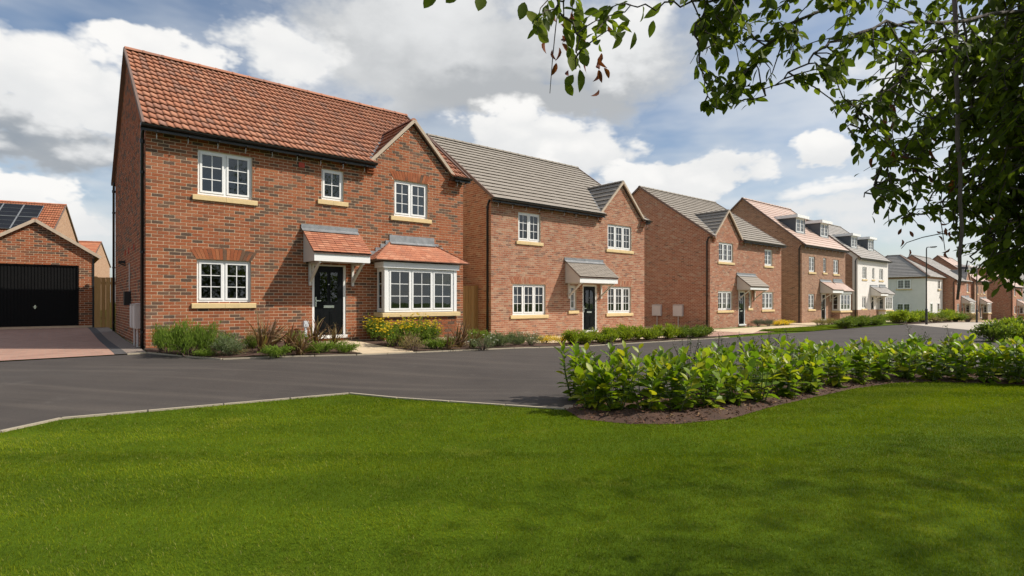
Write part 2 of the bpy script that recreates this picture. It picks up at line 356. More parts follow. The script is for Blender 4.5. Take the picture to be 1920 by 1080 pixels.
def mat_timber():
    m, t, b, out = newmat('fence_timber'); co = objco(t)
    n = t.noise(t.vm('MULTIPLY', co, (14, 14, .8)), 3, 6, .6, .6)
    c = t.ramp(t.m('ADD', t.m('MULTIPLY', rand_piece(t), .4), t.m('MULTIPLY', n, .7), clamp=True), [(.1, (.24, .12, .038)), (.5, (.42, .23, .08)), (.9, (.52, .32, .13))])
    t.put(b.inputs['Base Color'], c); b.inputs['Roughness'].default_value = .8; bump(t, b, n, .3, .01)
    return m
M['timber'] = mat_timber()
def mat_glass():
    m = bpy.data.materials.new('window_glass'); m.use_nodes = True; t = NT(m.node_tree); t.n.clear()
    out = t.add('ShaderNodeOutputMaterial'); tr = t.add('ShaderNodeBsdfTransparent'); tr.inputs[0].default_value = (.5, .54, .53, 1)
    gl = t.add('ShaderNodeBsdfGlossy'); gl.inputs['Roughness'].default_value = .015; gl.inputs[0].default_value = (.95, .97, 1, 1)
    fr = t.add('ShaderNodeFresnel'); fr.inputs[0].default_value = 1.55
    bp = t.add('ShaderNodeBump'); bp.inputs['Strength'].default_value = .06; bp.inputs['Distance'].default_value = .02
    t.put(bp.inputs['Height'], t.noise(worldco(t), 1.6, 2, .5)); t.l.new(bp.outputs[0], gl.inputs['Normal'])
    mx = t.add('ShaderNodeMixShader'); t.put(mx.inputs[0], t.m('ADD', t.m('MULTIPLY', fr.outputs[0], 1.25), .01, clamp=True))
    t.l.new(tr.outputs[0], mx.inputs[1]); t.l.new(gl.outputs[0], mx.inputs[2]); t.l.new(mx.outputs[0], out.inputs[0])
    return m
M['glass'] = mat_glass()
def mat_asphalt():
    m, t, b, out = newmat('asphalt'); co = worldco(t)
    fine = t.noise(co, 140, 4, .7); mid = t.noise(co, .55, 6, .6)
    rot = t.add('ShaderNodeMapping'); t.put(rot.inputs[0], co); rot.inputs['Rotation'].default_value = (0, 0, -ANG); rot.inputs['Scale'].default_value = (.14, 2.2, 1)
    streak = t.noise(rot.outputs[0], 1.6, 6, .65)
    c = t.mix(t.step(mid, .3, .7), (.060, .050, .044), (.082, .069, .060))
    c = t.mix(t.m('MULTIPLY', t.step(streak, .45, .72), .75), c, (.112, .093, .078))
    c = t.mix(t.m('MULTIPLY', t.step(fine, .42, .62), .55), c, (.03, .028, .027))
    c = t.mix(t.m('MULTIPLY', t.step(t.noise(co, 190, 3, .7), .66, .74), .5), c, (.24, .22, .2))
    c = t.mix(t.m('MULTIPLY', t.step(t.noise(co, .9, 9, .72), .60, .76), .35), c, (.17, .15, .13))
    t.put(b.inputs['Base Color'], c); b.inputs['Roughness'].default_value = .86; b.inputs['Specular IOR Level'].default_value = .3
    bump(t, b, fine, .6, .006)
    return m
M['asphalt'] = mat_asphalt()
def mat_paver():
    m, t, b, out = newmat('red_block_paving'); co = worldco(t)
    mp = t.add('ShaderNodeMapping'); t.put(mp.inputs[0], co); mp.inputs['Rotation'].default_value = (0, 0, -ANG)
    bt = t.add('ShaderNodeTexBrick'); t.put(bt.inputs['Vector'], mp.outputs[0])
    bt.inputs['Color1'].default_value = (0, 0, 0, 1); bt.inputs['Color2'].default_value = (1, 1, 1, 1)
    for k, v in (('Scale', 1), ('Mortar Size', .004), ('Brick Width', .2), ('Row Height', .1), ('Bias', 0)): bt.inputs[k].default_value = v
    c = t.ramp(bt.outputs['Color'], [(0, (.34, .17, .12)), (.5, (.41, .225, .16)), (1, (.28, .14, .10))])
    c = t.mix(t.m('MULTIPLY', t.noise(co, 1.2, 6, .6), .4), c, (.43, .30, .225))
    c = t.mix(bt.outputs['Fac'], c, (.3, .24, .19))
    t.put(b.inputs['Base Color'], c); b.inputs['Roughness'].default_value = .85
    bump(t, b, t.m('SUBTRACT', 1.0, bt.outputs['Fac']), .5, .01)
    return m
M['paver'] = mat_paver()
M['pale_road'] = pmat('pale_unfinished_road', (.46, .40, .33), .95, .18, .7, .2, dirt=.2)
M['soil'] = pmat('dark_soil', (.066, .033, .02), .95, .45, 5, .9, scale2=40)
M['earth'] = pmat('bare_earth', (.36, .24, .13), .95, .25, 1.2, .4)
def mat_turf(name, dark, light, blade=False):
    m, t, b, out = newmat(name); co = worldco(t)
    big = t.noise(co, .55, 5, .6); mid = t.noise(co, 3.2, 5, .62); fine = t.noise(co, 42, 4, .7)
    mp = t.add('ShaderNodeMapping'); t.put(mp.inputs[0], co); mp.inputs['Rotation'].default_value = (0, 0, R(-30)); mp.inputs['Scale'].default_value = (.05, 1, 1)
    mow_sheen = t.noise(mp.outputs[0], 1.5, 2, .5)  # sheen of the mowing stripes, painted into the grass colour
    f = t.m('ADD', t.m('MULTIPLY', t.m('SUBTRACT', big, .5), 1.2), t.m('ADD', t.m('MULTIPLY', t.m('SUBTRACT', mid, .5), 1.2), t.m('MULTIPLY', t.m('SUBTRACT', mow_sheen, .5), 1.9)))
    if blade: f = t.m('ADD', f, t.m('MULTIPLY', t.m('SUBTRACT', rand_piece(t), .5), .7))
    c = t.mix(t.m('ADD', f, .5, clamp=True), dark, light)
    c = t.mix(t.m('MULTIPLY', t.step(t.noise(co, 1.3, 8, .7), .54, .74), .5), c, (.23, .235, .03))
    c = t.mix(t.m('MULTIPLY', t.step(fine, .5, .75), .0 if blade else .55), c, tuple(x * .4 for x in dark))
    if blade:
        c = t.mix(t.m('MULTIPLY', t.step(rand_piece(t), .93, .97), .7), c, (.34, .30, .12))
        tr = t.add('ShaderNodeBsdfTranslucent'); t.put(tr.inputs[0], t.mix(1.0, c, (1.2, 1.3, .4), 'MULTIPLY')); mx = t.add('ShaderNodeMixShader'); mx.inputs[0].default_value = .3
        t.l.new(b.outputs[0], mx.inputs[1]); t.l.new(tr.outputs[0], mx.inputs[2]); t.l.new(mx.outputs[0], out.inputs[0])
    else: bump(t, b, fine, .8, .03)
    t.put(b.inputs['Base Color'], c); b.inputs['Roughness'].default_value = .7; b.inputs['Specular IOR Level'].default_value = .03
    return m
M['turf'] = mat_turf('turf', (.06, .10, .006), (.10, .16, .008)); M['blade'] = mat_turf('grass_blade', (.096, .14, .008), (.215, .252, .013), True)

# ------------------------------------------------------------------ ground, roads, lawn
def sheet(name, poly, dz, mat, cell=.6, fn=None):
    """a sheet that follows the lie of the land inside a polygon given in plan"""
    bm = bmesh.new(); vs = [bm.verts.new((x, y, 0)) for x, y in poly]; bm.faces.new(vs)
    xs = [p[0] for p in poly]; ys = [p[1] for p in poly]
    for lo, hi, no in ((min(xs), max(xs), (1, 0, 0)), (min(ys), max(ys), (0, 1, 0))):
        k = lo + cell
        while k < hi:
            bmesh.ops.bisect_plane(bm, geom=bm.verts[:] + bm.edges[:] + bm.faces[:], plane_co=(k * no[0], k * no[1], 0), plane_no=no)
            k += cell * (1 if k < lo + 40 else 4)
    bmesh.ops.triangulate(bm, faces=bm.faces[:])
    for v in bm.verts: v.co.z = g(v.co.x, v.co.y) + dz + (fn(v.co.x, v.co.y) if fn else 0)
    me = bpy.data.meshes.new(name); bm.to_mesh(me); bm.free(); me.materials.append(mat)
    if me.polygons and sum(p.normal.z for p in me.polygons) < 0: me.flip_normals()
    return link(name, me)
def gp(px, py): X, D, z = on_ground(px, py); return (X, D)
def arc(p, q): return [p, q]

def edge_dist(x, y, poly):
    best = 9.0
    for (ax, ay), (bx, by) in zip(poly, poly[1:] + poly[:1]):
        dx, dy = bx - ax, by - ay; t = max(0, min(1, ((x - ax) * dx + (y - ay) * dy) / (dx * dx + dy * dy + 1e-9))); best = min(best, math.hypot(x - ax - t * dx, y - ay - t * dy))
    return best
# the whole land as one sheet to the horizon: rings about the camera
rings = [0, 1, 2, 3, 4, 5, 6, 7, 8, 9, 10, 11, 12, 13.5, 15, 17, 19, 22, 25, 28, 32, 36, 41, 47, 54, 62, 72, 85, 100, 130, 180, 300, 600, 1500]
seg = 96; V = [(0, 0, g(0, 0) - .03)]; F = []
for r_ in rings[1:]:
    for k in range(seg):
        a = 2 * math.pi * k / seg; x, y = r_ * math.cos(a), r_ * math.sin(a); V.append((x, y, g(x, y) - .03))
for k in range(seg): F.append((0, 1 + k, 1 + (k + 1) % seg))
for i in range(len(rings) - 2):
    for k in range(seg):
        a, b = 1 + i * seg + k, 1 + i * seg + (k + 1) % seg; F.append((a, a + seg, b + seg, b))
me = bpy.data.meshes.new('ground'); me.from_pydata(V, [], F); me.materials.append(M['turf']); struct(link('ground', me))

EDGE = [(-6.3, -2), (-5.75, 4.2), gp(0, 810), gp(115, 785), gp(655, 738), gp(1060, 768)]             # lawn kerb, left to right
BEDF = [gp(1060, 768), gp(1090, 786), gp(1180, 795), gp(1270, 795), gp(1370, 785), gp(1450, 762), gp(1530, 744), gp(1600, 729), gp(1680, 718), gp(1760, 716), gp(1920, 722), (13, 10.2)]
BEDB = [(13.6, 11.6), (9.6, 11.5), (7.2, 11.0), (5.2, 10.3), (3.2, 9.3), (1.9, 8.35), (.95, 7.55)]
def wu(*uv): return [W(*p) for p in uv]
road_poly = [(-40, -2)] + [(x, y) for x, y in EDGE] + [(x, y) for x, y in reversed(BEDB)] + [W(27, -12.6), W(30, -10.2), gp(1855.8, 621.8), gp(1711.5, 608.7)] + wu((39, -3.2), (36, -3.1), (30, -3.15), (18.9, -3.15), (7, -3.1), (3.5, -3.1), (1.0, -2.55), (-.09, -.92), (-1.2, -1.0), (-6, -1.3), (-30, -1.6))
struct(sheet('road', road_poly, -.012, M['asphalt'], .8))
struct(sheet('pale_road', [gp(1855.8, 621.8), gp(1711.5, 608.7)] + wu((39.6, -3.3), (60, -3.6), (100, -3.6), (140, -3.0), (140, -14), (60, -13), (40, -12.5), (31.5, -10.5)), -.008, M['pale_road'], 1.5))
lawn_poly = EDGE + BEDF[1:] + [(13, -2)]
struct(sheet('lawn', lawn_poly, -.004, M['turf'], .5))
struct(sheet('hedge_bed', BEDF + BEDB, .001, M['soil'], .25, lambda x, y: (.05 * (mnoise.noise((x * 2.1, y * 2.1, 0)) + .9)) * min(1, edge_dist(x, y, BEDF + BEDB) / .25)))
struct(sheet('house_bed', wu((-.05, -.02), (-.07, -.88), (.98, -2.5), (3.5, -3.05), (3.62, -3.05), (3.66, -.02)), .012, M['soil'], .25, lambda x, y: .035 * (mnoise.noise((x * 3, y * 3, 3)) + .5)))
struct(sheet('house_bed', wu((4.75, -.02), (4.95, -3.05), (7, -3.05), (18.7, -3.1), (18.9, -2.6), (17, -2.05), (10.4, -1.9), (9.6, -.5), (8.9, .2)), .012, M['soil'], .3, lambda x, y: .035 * (mnoise.noise((x * 3, y * 3, 3)) + .5)))
struct(sheet('driveway', wu((-.42, -.94), (-7, -1.28), (-16, -1.5), (-16, 11.2), (-.42, 11.2)), .004, M['paver'], .7))
struct(sheet('drive_border', wu((-.42, -.94), (-.42, 11.2), (-.62, 11.2), (-.62, -.95)), .008, M['dark_block'], .7))
struct(sheet('gravel_strip', wu((-.42, -.93), (-.07, -.9), (-.04, 11.2), (-.42, 11.2)), .006, M['gravel'], .7))
struct(sheet('side_driveway', wu((18.9, -2.4), (24.4, -2.4), (24.6, 10), (18.9, 10)), .004, M['paver'], .8))
struct(sheet('front_lawn', wu((24.7, -2.3), (26.5, -3.1), (33.2, -3.1), (33.4, -.9), (26.2, -.9)), .01, M['turf'], .8))
struct(sheet('front_path', wu((22.5, -2.3), (26.3, -.85), (33.2, -.85), (33.2, .6), (22.9, .6)), .006, M['slab'], .8))
struct(sheet('verge_lawn', wu((33.4, -3.1), (62, -3.4), (62, -.4), (33.4, -.4)), .01, M['turf'], .8))
struct(sheet('front_path', wu((34, -.4), (62, -.4), (62, 2.4), (34, 2.4)), .006, M['slab'], 1.2))
struct(sheet('bare_plot', wu((64, -3.4), (140, -3.4), (140, 2), (64, 2)), .006, M['earth'], 1.5))
struct(sheet('far_bed', wu((40.5, -3.4), (63, -3.5), (63, -1.4), (40.5, -1.4)), .016, M['soil'], 1.2))
struct(sheet('yard', wu((10, -1.8), (17, -1.95), (18.6, -2.4), (18.6, .7), (10, .7)), .006, M['slab'], .8))
struct(sheet('far_verge', [gp(1845, 640), gp(1870, 622), (28, 30), (40, 32), (40, 18), (18, 14)], .004, M['turf'], 1.0))

def edging(poly, label, n_each=.9, group=None):
    root = thing('kerb_edging', label, 'kerb', (poly[0][0], poly[0][1], 0))
    x0, y0 = poly[0]
    for (ax, ay), (bx, by) in zip(poly[:-1], poly[1:]):
        L = math.hypot(bx - ax, by - ay); k = max(1, round(L / n_each))
        for i in range(k):
            p = [ax + (bx - ax) * (i + .008) / k, ay + (by - ay) * (i + .008) / k]; q = [ax + (bx - ax) * (i + .985) / k, ay + (by - ay) * (i + .985) / k]
            if max(p[1], q[1]) < -1: continue
            MB().bar((p[0] - x0, p[1] - y0, g(*p) - .045), (q[0] - x0, q[1] - y0, g(*q) - .045), .05, .12).build('edging_stone', M['edging'], root)
    return root
edging(EDGE, 'pale concrete edging between the near lawn and the tarmac')
edging(wu((-.42, -.96), (-.07, -.9), (.98, -2.53), (3.5, -3.08), (4.95, -3.09)), 'pale concrete edging round the bed at the leftmost house corner')
edging(wu((4.95, -3.09), (7, -3.1), (18.9, -3.14)), 'long concrete edging along the bed right of the cream path')
path = thing('garden_path', 'cream paved path from the leftmost house door to the tarmac', 'path', (*W(3.65, -.1), 0), ANG)
for k in range(5):
    v0, v1 = -.02 - k * .612, -.02 - (k + 1) * .612 + .006
    for a, b in ((0, .5), (.506, 1)):
        pts = []
        for t_, v_ in ((a, v0), (b, v0), (b, v1), (a, v1)):
            u_ = 3.68 + t_ * 1.02 + (-.05 + .24 * t_) * 1.0 * (-v_ / 3.0) ; X, Y = W(u_, v_); pts.append((u_ - 3.65, v_ + .1, g(X, Y) - .03))
        MB().prism(pts, (0, 0, .062)).build('paving_slab', M['slab'], path)

# ------------------------------------------------------------------ building kit
CAMW = Vector((0, 0, CAMZ))
def cam_local(root):
    c, s = math.cos(-root.rotation_euler[2]), math.sin(-root.rotation_euler[2]); d = CAMW - Vector(root.location)
    return Vector((c * d.x - s * d.y, s * d.x + c * d.y, d.z))
FRONT = lambda u, z, n: (u, -n, z)
LEFT = lambda s, z, n: (-n, s, z)
def RIGHTW(w): return lambda s, z, n: (w + n, s, z)

BV = np.array([(0, 0, 0), (1, 0, 0), (1, 1, 0), (0, 1, 0), (0, 0, 1), (1, 0, 1), (1, 1, 1), (0, 1, 1)], float)
BF = np.array([(4, 5, 6, 7), (0, 1, 5, 4), (1, 2, 6, 5), (2, 3, 7, 6), (3, 0, 4, 7)])
def brick_rects(spans, z0, z1, openings):
    out = []
    for k in range(int(round(z0 / .075)), int(z1 / .075) + 1):
        za = k * .075; zm = za + .0325; iv = spans(zm)
        for (a, b, c, d) in openings:
            if c < zm < d:
                nv = []
                for p, q in iv:
                    if b <= p or a >= q: nv.append((p, q)); continue
                    if a > p: nv.append((p, a))
                    if b < q: nv.append((b, q))
                iv = nv
        off = (k % 2) * .1125
        for p, q in iv:
            j = math.floor((p - off) / .225)
            while off + j * .225 < q:
                lo, hi = max(p, off + j * .225), min(q, off + j * .225 + .211)
                if hi - lo > .025: out.append((lo, hi, za, za + .062))
                j += 1
    return out
def brickwork(root, rects, mp, mat, n_single=0, recess=.006):
    """joined bricks plus, for the wall nearest the camera, single brick objects"""
    rects = [(a, b, c, d, random.uniform(-.0015, .0015)) for a, b, c, d in rects]
    single = set()
    if n_single:
        cl = cam_local(root); full = [i for i, r_ in enumerate(rects) if r_[1] - r_[0] > .2085]
        def px(i):
            a, b, c, d, e = rects[i]; p = Vector(mp((a + b) / 2, (c + d) / 2, 0)); dv = cl - p; n = Vector(mp(a, c, 1)) - Vector(mp(a, c, 0))
            return dv.dot(n) / dv.length ** 3
        single = set(sorted(full, key=px, reverse=True)[:n_single])
        L, Hh = .211, .062
        bm_ = MB(); bm_.v = [mp(L * x, Hh * y, -recess - .004 + z * (recess + .004)) for x, y, z in BV]; bm_.f = [tuple(f) for f in BF]
        o0 = Vector(mp(0, 0, 0)); bm_.v = [tuple(Vector(v) - o0) for v in bm_.v]
        me = bm_.mesh('brick', mat)
        for i in single:
            a, b, c, d, e = rects[i]; link('brick', me, root, mp(a, c, e))
    rest = [r_ for i, r_ in enumerate(rects) if i not in single]
    if not rest: return
    V = []
    for a, b, c, d, e in rest:
        for x, y, z in BV: V.append(mp(a + x * (b - a), c + y * (d - c), -recess - .004 + z * (recess + .004) + e))
    F = (BF[None] + (np.arange(len(rest)) * 8)[:, None, None]).reshape(-1, 4)
    o = link('brickwork', np_mesh('brickwork', np.array(V), F, mat), root); o['kind'] = 'stuff'
def wall_sheet(root, w, z0, z1, openings, mp, mat, n=-.005, top=None, depth=.09, name='wall'):
    mb = MB(); xs = sorted({0, w, *[o[0] for o in openings], *[o[1] for o in openings]}); zs = sorted({z0, z1, *[o[2] for o in openings], *[o[3] for o in openings]})
    for a, b in zip(xs[:-1], xs[1:]):
        for c, d in zip(zs[:-1], zs[1:]):
            if any(o[0] < (a + b) / 2 < o[1] and o[2] < (c + d) / 2 < o[3] for o in openings): continue
            mb.poly(mp(a, c, n), mp(b, c, n), mp(b, d, n), mp(a, d, n))
    if top: mb.poly(*[mp(a, b, n) for a, b in top])
    for a, b, c, d in openings:
        for p, q in (((a, c), (b, c)), ((b, c), (b, d)), ((b, d), (a, d)), ((a, d), (a, c))):
            mb.poly(mp(*p, n + .004), mp(*q, n + .004), mp(*q, n - depth), mp(*p, n - depth))
    return mb.build(name, mat, root)

def pantile(w=.3, L=.40, amp=.013, lift=.044):
    k = 9; top, bot, lip = [], [], []
    for i in range(k):
        s = i / (k - 1); n = amp * math.sin(2 * math.pi * s) + amp * .25 * math.sin(4 * math.pi * s)
        bot.append((s * (w + .012), 0, n + lift)); top.append((s * (w + .012), L, n + .004)); lip.append((s * (w + .012), .045, n + lift - .043))
    V = bot + top + lip; F = [(i, i + 1, k + i + 1, k + i) for i in range(k - 1)] + [(2 * k + i, 2 * k + i + 1, i + 1, i) for i in range(k - 1)]
    return np.array(V, float), F
def flattile(w=.33, L=.40, lift=.048, gap=.002):
    V = [(0, 0, lift), (w - gap, 0, lift), (w - gap, L, .004), (0, L, .004), (0, .045, lift - .046), (w - gap, .045, lift - .046), (w - gap, L, -.02), (0, L, -.02)]
    return np.array(V, float), [(0, 1, 2, 3), (4, 5, 1, 0), (5, 6, 2, 1), (4, 0, 3, 7)]
def tiles(root, parent, O, U, S, na, nb, w, gauge, tmpl, mat, keep=None, n_single=0, name='roof_tile', cut=None, stagger=False):
    O, U, S = Vector(O), Vector(U).normalized(), Vector(S).normalized(); N = U.cross(S)
    if N.z < 0: N = -N
    cl = cam_local(root); spots = []
    for j in range(nb):
        for i in range(na + (1 if stagger else 0)):
            a = i * w - (w / 2 if stagger and j % 2 else 0); b = j * gauge
            p = O + U * a + S * b
            if keep and not keep(a + w / 2, b + gauge / 2): continue
            spots.append((p, (cl - p).length, a, b))
    spots.sort(key=lambda s: s[1])
    TV, TF = tmpl
    me = None
    if n_single:
        me = bpy.data.meshes.new(name); me.from_pydata([tuple(v) for v in TV], [], TF); me.materials.append(mat)
        if len(TV) > 12: me.shade_smooth(); 
    B = Matrix((U, S, N)).transposed()
    for p, dd, a, b in spots[:n_single]:
        o = link(name, me, parent); jit = Matrix.Rotation(random.gauss(0, .006), 4, 'Z') @ Matrix.Rotation(random.gauss(0, .006), 4, 'X')
        o.matrix_local = Matrix.Translation(p + N * random.uniform(-.002, .002)) @ B.to_4x4() @ jit
    rest = spots[n_single:]
    if rest:
        Bn = np.array(B); P = np.array([tuple(s[0]) for s in rest]); n = len(rest)
        V = (TV @ Bn.T)[None] + P[:, None, :] + (RNG.uniform(-.003, .003, (n, 1, 1)) * np.array(N)[None, None])
        F = (np.array(TF)[None] + (np.arange(n) * len(TV))[:, None, None]).reshape(-1, 4)
        o = link(name + 's', np_mesh(name + 's', V.reshape(-1, 3), F, mat, smooth=len(TV) > 12), parent); o['kind'] = 'stuff'
def courses(parent, O, U, S, length, nb, gauge, mat, lift=.035, keep=None):
    """far roofs: each course of tiles one long slab; keep(j) gives its span"""
    O, U, S = Vector(O), Vector(U).normalized(), Vector(S).normalized(); N = U.cross(S)
    if N.z < 0: N = -N
    for j in range(nb):
        a, b = keep(j) if keep else (0, length)
        if b - a < .1: continue
        p = O + S * (j * gauge); q = p + S * (gauge + .06)
        mb = MB(); mb.v = [tuple(x) for x in (p + U * a + N * lift, p + U * b + N * lift, q + U * b, q + U * a, p + U * a, p + U * b)]
        mb.f = [(0, 1, 2, 3), (4, 5, 1, 0), (5, 2, 1), (4, 0, 3)]
        mb.build('tile_course', mat, parent)

WCACHE = {}
def window(parent, loc, w, h, lights=2, cols=2, rows=3, rz=0.0, sill=True, single=True, sill_ext=.11, fw=.05, name='window', arch=None, cas=.05):
    root = empty(name, loc, rz, parent)
    key = (round(w, 3), round(h, 3), lights, cols, rows, single, sill, fw, cas)
    if key not in WCACHE:
        L = []
        mb = MB(); mb.box(0, w, .045, .10, 0, fw * 1.15); mb.box(0, w, .045, .10, h - fw, h); mb.box(0, fw, .047, .098, fw, h - fw); mb.box(w - fw, w, .047, .098, fw, h - fw)
        lw = (w - 2 * fw - (lights - 1) * fw * .8) / lights
        for i in range(1, lights): x = fw + i * lw + (i - 1) * fw * .8; mb.box(x, x + fw * .8, .047, .098, fw, h - fw)
        L.append(('frame', mb.mesh('frame', M['white']), (0, 0, 0)))
        me_c = None
        for i in range(lights):
            x = fw + i * (lw + fw * .8); z0, z1 = fw * 1.15, h - fw
            if me_c is None:
                c = MB(); H = z1 - z0; c.box(.004, lw - .004, .032, .09, .004, cas); c.box(.004, lw - .004, .032, .09, H - cas, H - .004); c.box(.004, cas, .034, .088, cas, H - cas); c.box(lw - cas, lw - .004, .034, .088, cas, H - cas)
                me_c = c.mesh('casement', M['white'])
                pw, ph = lw - 2 * cas, H - 2 * cas
                me_v = MB().box(-.009, .009, .052, .066, 0, ph).mesh('glazing_bar', M['white']); me_h = MB().box(0, pw, .0535, .0645, -.009, .009).mesh('glazing_bar', M['white'])
                cw, ch = pw / cols, ph / rows
                me_p = MB().box(.002, cw - .002, .057, .063, .002, ch - .002).mesh('pane', M['glass']) if single else MB().box(0, pw, .057, .063, 0, ph).mesh('pane', M['glass'])
            L.append(('casement', me_c, (x, 0, z0)))
            for k in range(1, cols): L.append(('glazing_bar', me_v, (x + cas + k * cw, 0, z0 + cas)))
            for k in range(1, rows): L.append(('glazing_bar', me_h, (x + cas, 0, z0 + cas + k * ch)))
            if single:
                for k in range(cols):
                    for q in range(rows): L.append(('pane', me_p, (x + cas + k * cw, 0, z0 + cas + q * ch)))
            else: L.append(('pane', me_p, (x + cas, 0, z0 + cas)))
        if sill:
            s = MB(); half = (w + 2 * sill_ext) / 2
            for a, b in ((-sill_ext, -sill_ext + half - .002), (-sill_ext + half + .002, w + sill_ext)):
                s.prism([(a, .05, 0), (a, -.062, -.022), (a, -.068, -.03), (a, -.068, -.128), (a, -.06, -.136), (a, .05, -.14)], (b - a, 0, 0))
            L.append(('sill', s.mesh('sill', M['stone']), (0, 0, 0)))
        WCACHE[key] = L
    for nm, me, lc in WCACHE[key]: link(nm, me, root, lc)
    return root
def arch_bricks(root, u0, u1, z, mat, h=.22, n=None):
    n = n or int(round((u1 - u0 + .14) / .082)) | 1; c = (u0 + u1) / 2; wtop = (u1 - u0) + .28; wbot = (u1 - u0) + .02
    for k in range(n):
        t0, t1 = (k + .05) / n - .5, (k + .95) / n - .5
        rise = lambda t: .045 * (1 - 4 * t * t)
        pts = [(c + t0 * wbot, -.005, z + .004), (c + t1 * wbot, -.005, z + .004), (c + t1 * wtop, -.005, z + h + rise(t1)), (c + t0 * wtop, -.005, z + h + rise(t0))]
        MB().prism(pts, (0, .015, 0)).build('arch_brick', mat, root)
def arch_open(u0, u1, z): return (u0 - .03, u1 + .03, z - .01, z + .225)
def front_door(parent, u0, w, h, z0=.12, glazed=True):
    root = empty('door', (u0, 0, z0), 0, parent)
    f = MB(); f.box(0, .065, .02, .10, 0, h); f.box(w - .065, w, .02, .10, 0, h); f.box(.065, w - .065, .02, .10, h - .065, h); f.build('frame', M['white'], root)
    lw, lh = w - .13, h - .065
    MB().box(.065, w - .065, .055, .10, .03, lh).build('leaf', M['door'], root)
    MB().box(-.02, w + .02, -.06, .10, -.05, .03).build('threshold', M['white'], root)
    for a in (.2, .56):
        x0 = .065 + lw * a; x1 = x0 + lw * .24
        if glazed:
            p = MB(); p.box(x0 - .02, x1 + .02, .044, .058, lh * .47, lh * .93); p.build('panel_moulding', M['door'], root)
            MB().box(x0, x1, .040, .0435, lh * .49, lh * .91).build('pane', M['glass'], root)
        p = MB(); p.box(x0 - .02, x1 + .02, .046, .057, lh * .08, lh * .36); p.box(x0 + .02, x1 - .02, .040, .046, lh * .11, lh * .33); p.build('lower_panel', M['door'], root)
    MB().box(w / 2 - .14, w / 2 + .14, .034, .054, lh * .405, lh * .44).build('letter_plate', M['chrome'], root)
    hd = MB(); hd.box(.095, .125, .03, .054, lh * .42, lh * .56); hd.box(.095, .24, .008, .03, lh * .50, lh * .515); hd.build('handle', M['chrome'], root)
    MB().tube([(w / 2, .04, lh * .74), (w / 2, .054, lh * .74)], .012, 8).build('spyhole', M['chrome'], root)
    return root
def porch(root, u0, u1, zw, zf, depth, zbot, tile_m, plain=True, lead_h=.15, single=True):
    """lean-to door canopy on gallows brackets"""
    P = empty('porch', (u0, 0, 0), 0, root); w = u1 - u0
    MB().box(0, w, -depth + .012, -depth + .04, zbot, zf - .02).build('fascia', M['white'], P)
    for x in (0, w - .03): MB().prism([(x, -.005, zbot), (x, -depth + .045, zbot), (x, -depth + .045, zf - .01), (x, -.005, zw - .02)], (.03, 0, 0)).build('cheek', M['cream'], P)
    MB().box(.03, w - .03, -depth + .04, -.005, zbot + .012, zbot + .03).build('soffit', M['cream'], P)
    MB().prism([(-.02, -.004, zw - .04), (-.02, -depth - .02, zf - .045), (-.02, -depth - .02, zf - .02), (-.02, -.004, zw - .01)], (w + .04, 0, 0)).build('roof_deck', M['verge_dark'], P)
    sl = Vector((0, depth + .04, zw - zf)); n = round(sl.length / (.1 if plain else .17)); tw = .165 if plain else .3; na = round((w + .06) / tw); tw = (w + .06) / na; gz = sl.length / n
    if plain or single:
        tiles(root, P, (-.03, -depth - .04, zf), (1, 0, 0), sl, na, n, tw, gz, flattile(tw, gz + .03, .022, .006), M[tile_m], n_single=(300 if single else 0), name='tile', keep=lambda a, b: -.02 < a < w + .1)
    else: courses(P, (-.03, -depth - .04, zf), (1, 0, 0), sl, w + .06, n, gz, M[tile_m], .022)
    MB().prism([(-.06, -.012, zw - .02 + lead_h), (-.06, -.012, zw), (-.06, -.13, zw - .06), (-.06, -.14, zw - .05), (-.06, -.03, zw + .03), (-.06, -.03, zw - .02 + lead_h)], (w + .06, 0, 0)).build('flashing', M['lead'], P)
    for x in (.13, w - .19):
        b = MB(); b.box(x, x + .06, -.075, -.006, zbot - .60, zbot); b.bar((x + .03, -.04, zbot - .50), (x + .03, -depth + .13, zbot - .03), .05, .065, (1, 0, 0)); b.box(x + .004, x + .056, -depth + .05, -.075, zbot - .05, zbot - .003)
        b.build('bracket', M['cream'], P)
    return P
def gutter(root, u0, u1, z, y=-.3, brackets=True):
    G = empty('gutter', (u0, 0, z), 0, root); w = u1 - u0; mb = MB(); k = 7; pts = []
    for i in range(k): a = math.pi * i / (k - 1); pts.append((-.056 * math.cos(a), -.056 * math.sin(a)))
    for i in range(k - 1):
        (a, b), (c, d) = pts[i], pts[i + 1]; mb.poly((0, y + a, b), (w, y + a, b), (w, y + c, d), (0, y + c, d))
    for x in (0, w): mb.poly(*[(x, y + a, b) for a, b in pts])
    mb.build('trough', M['black'], G); MB().box(0, w, y + .062, y + .08, -.12, .03).build('fascia_board', M['black'], G)
    if brackets:
        n = max(2, round(w / .62))
        for i in range(n):
            x = (i + .5) * w / n; MB().box(x - .013, x + .013, y - .01, -.03, -.13, -.108).build('bracket', M['black'], G); MB().tube([(x, y + .15, -.12), (x, y + .15, -.22), (x, y + .2, -.25)], .009, 5).build('support_rod', M['grey_post'], G)
    return G
def downpipe(root, x, y, z0, z1, out=(-1, 0)):
    P = empty('downpipe', (x, y, z0), 0, root); H = z1 - z0
    MB().tube([(0, 0, 0), (0, 0, H - .25), (out[1] * 0 + 0, -.06, H - .1), (0, -.14, H)], .034, 9).build('pipe', M['black'], P, True)
    for k in range(3): MB().tube([(0, 0, .4 + k * H * .36), (0, 0, .45 + k * H * .36)], .043, 9).build('clip', M['black'], P)
    MB().tube([(0, 0, H - .3), (0, 0, H - .22)], .046, 9).build('socket', M['black'], P)
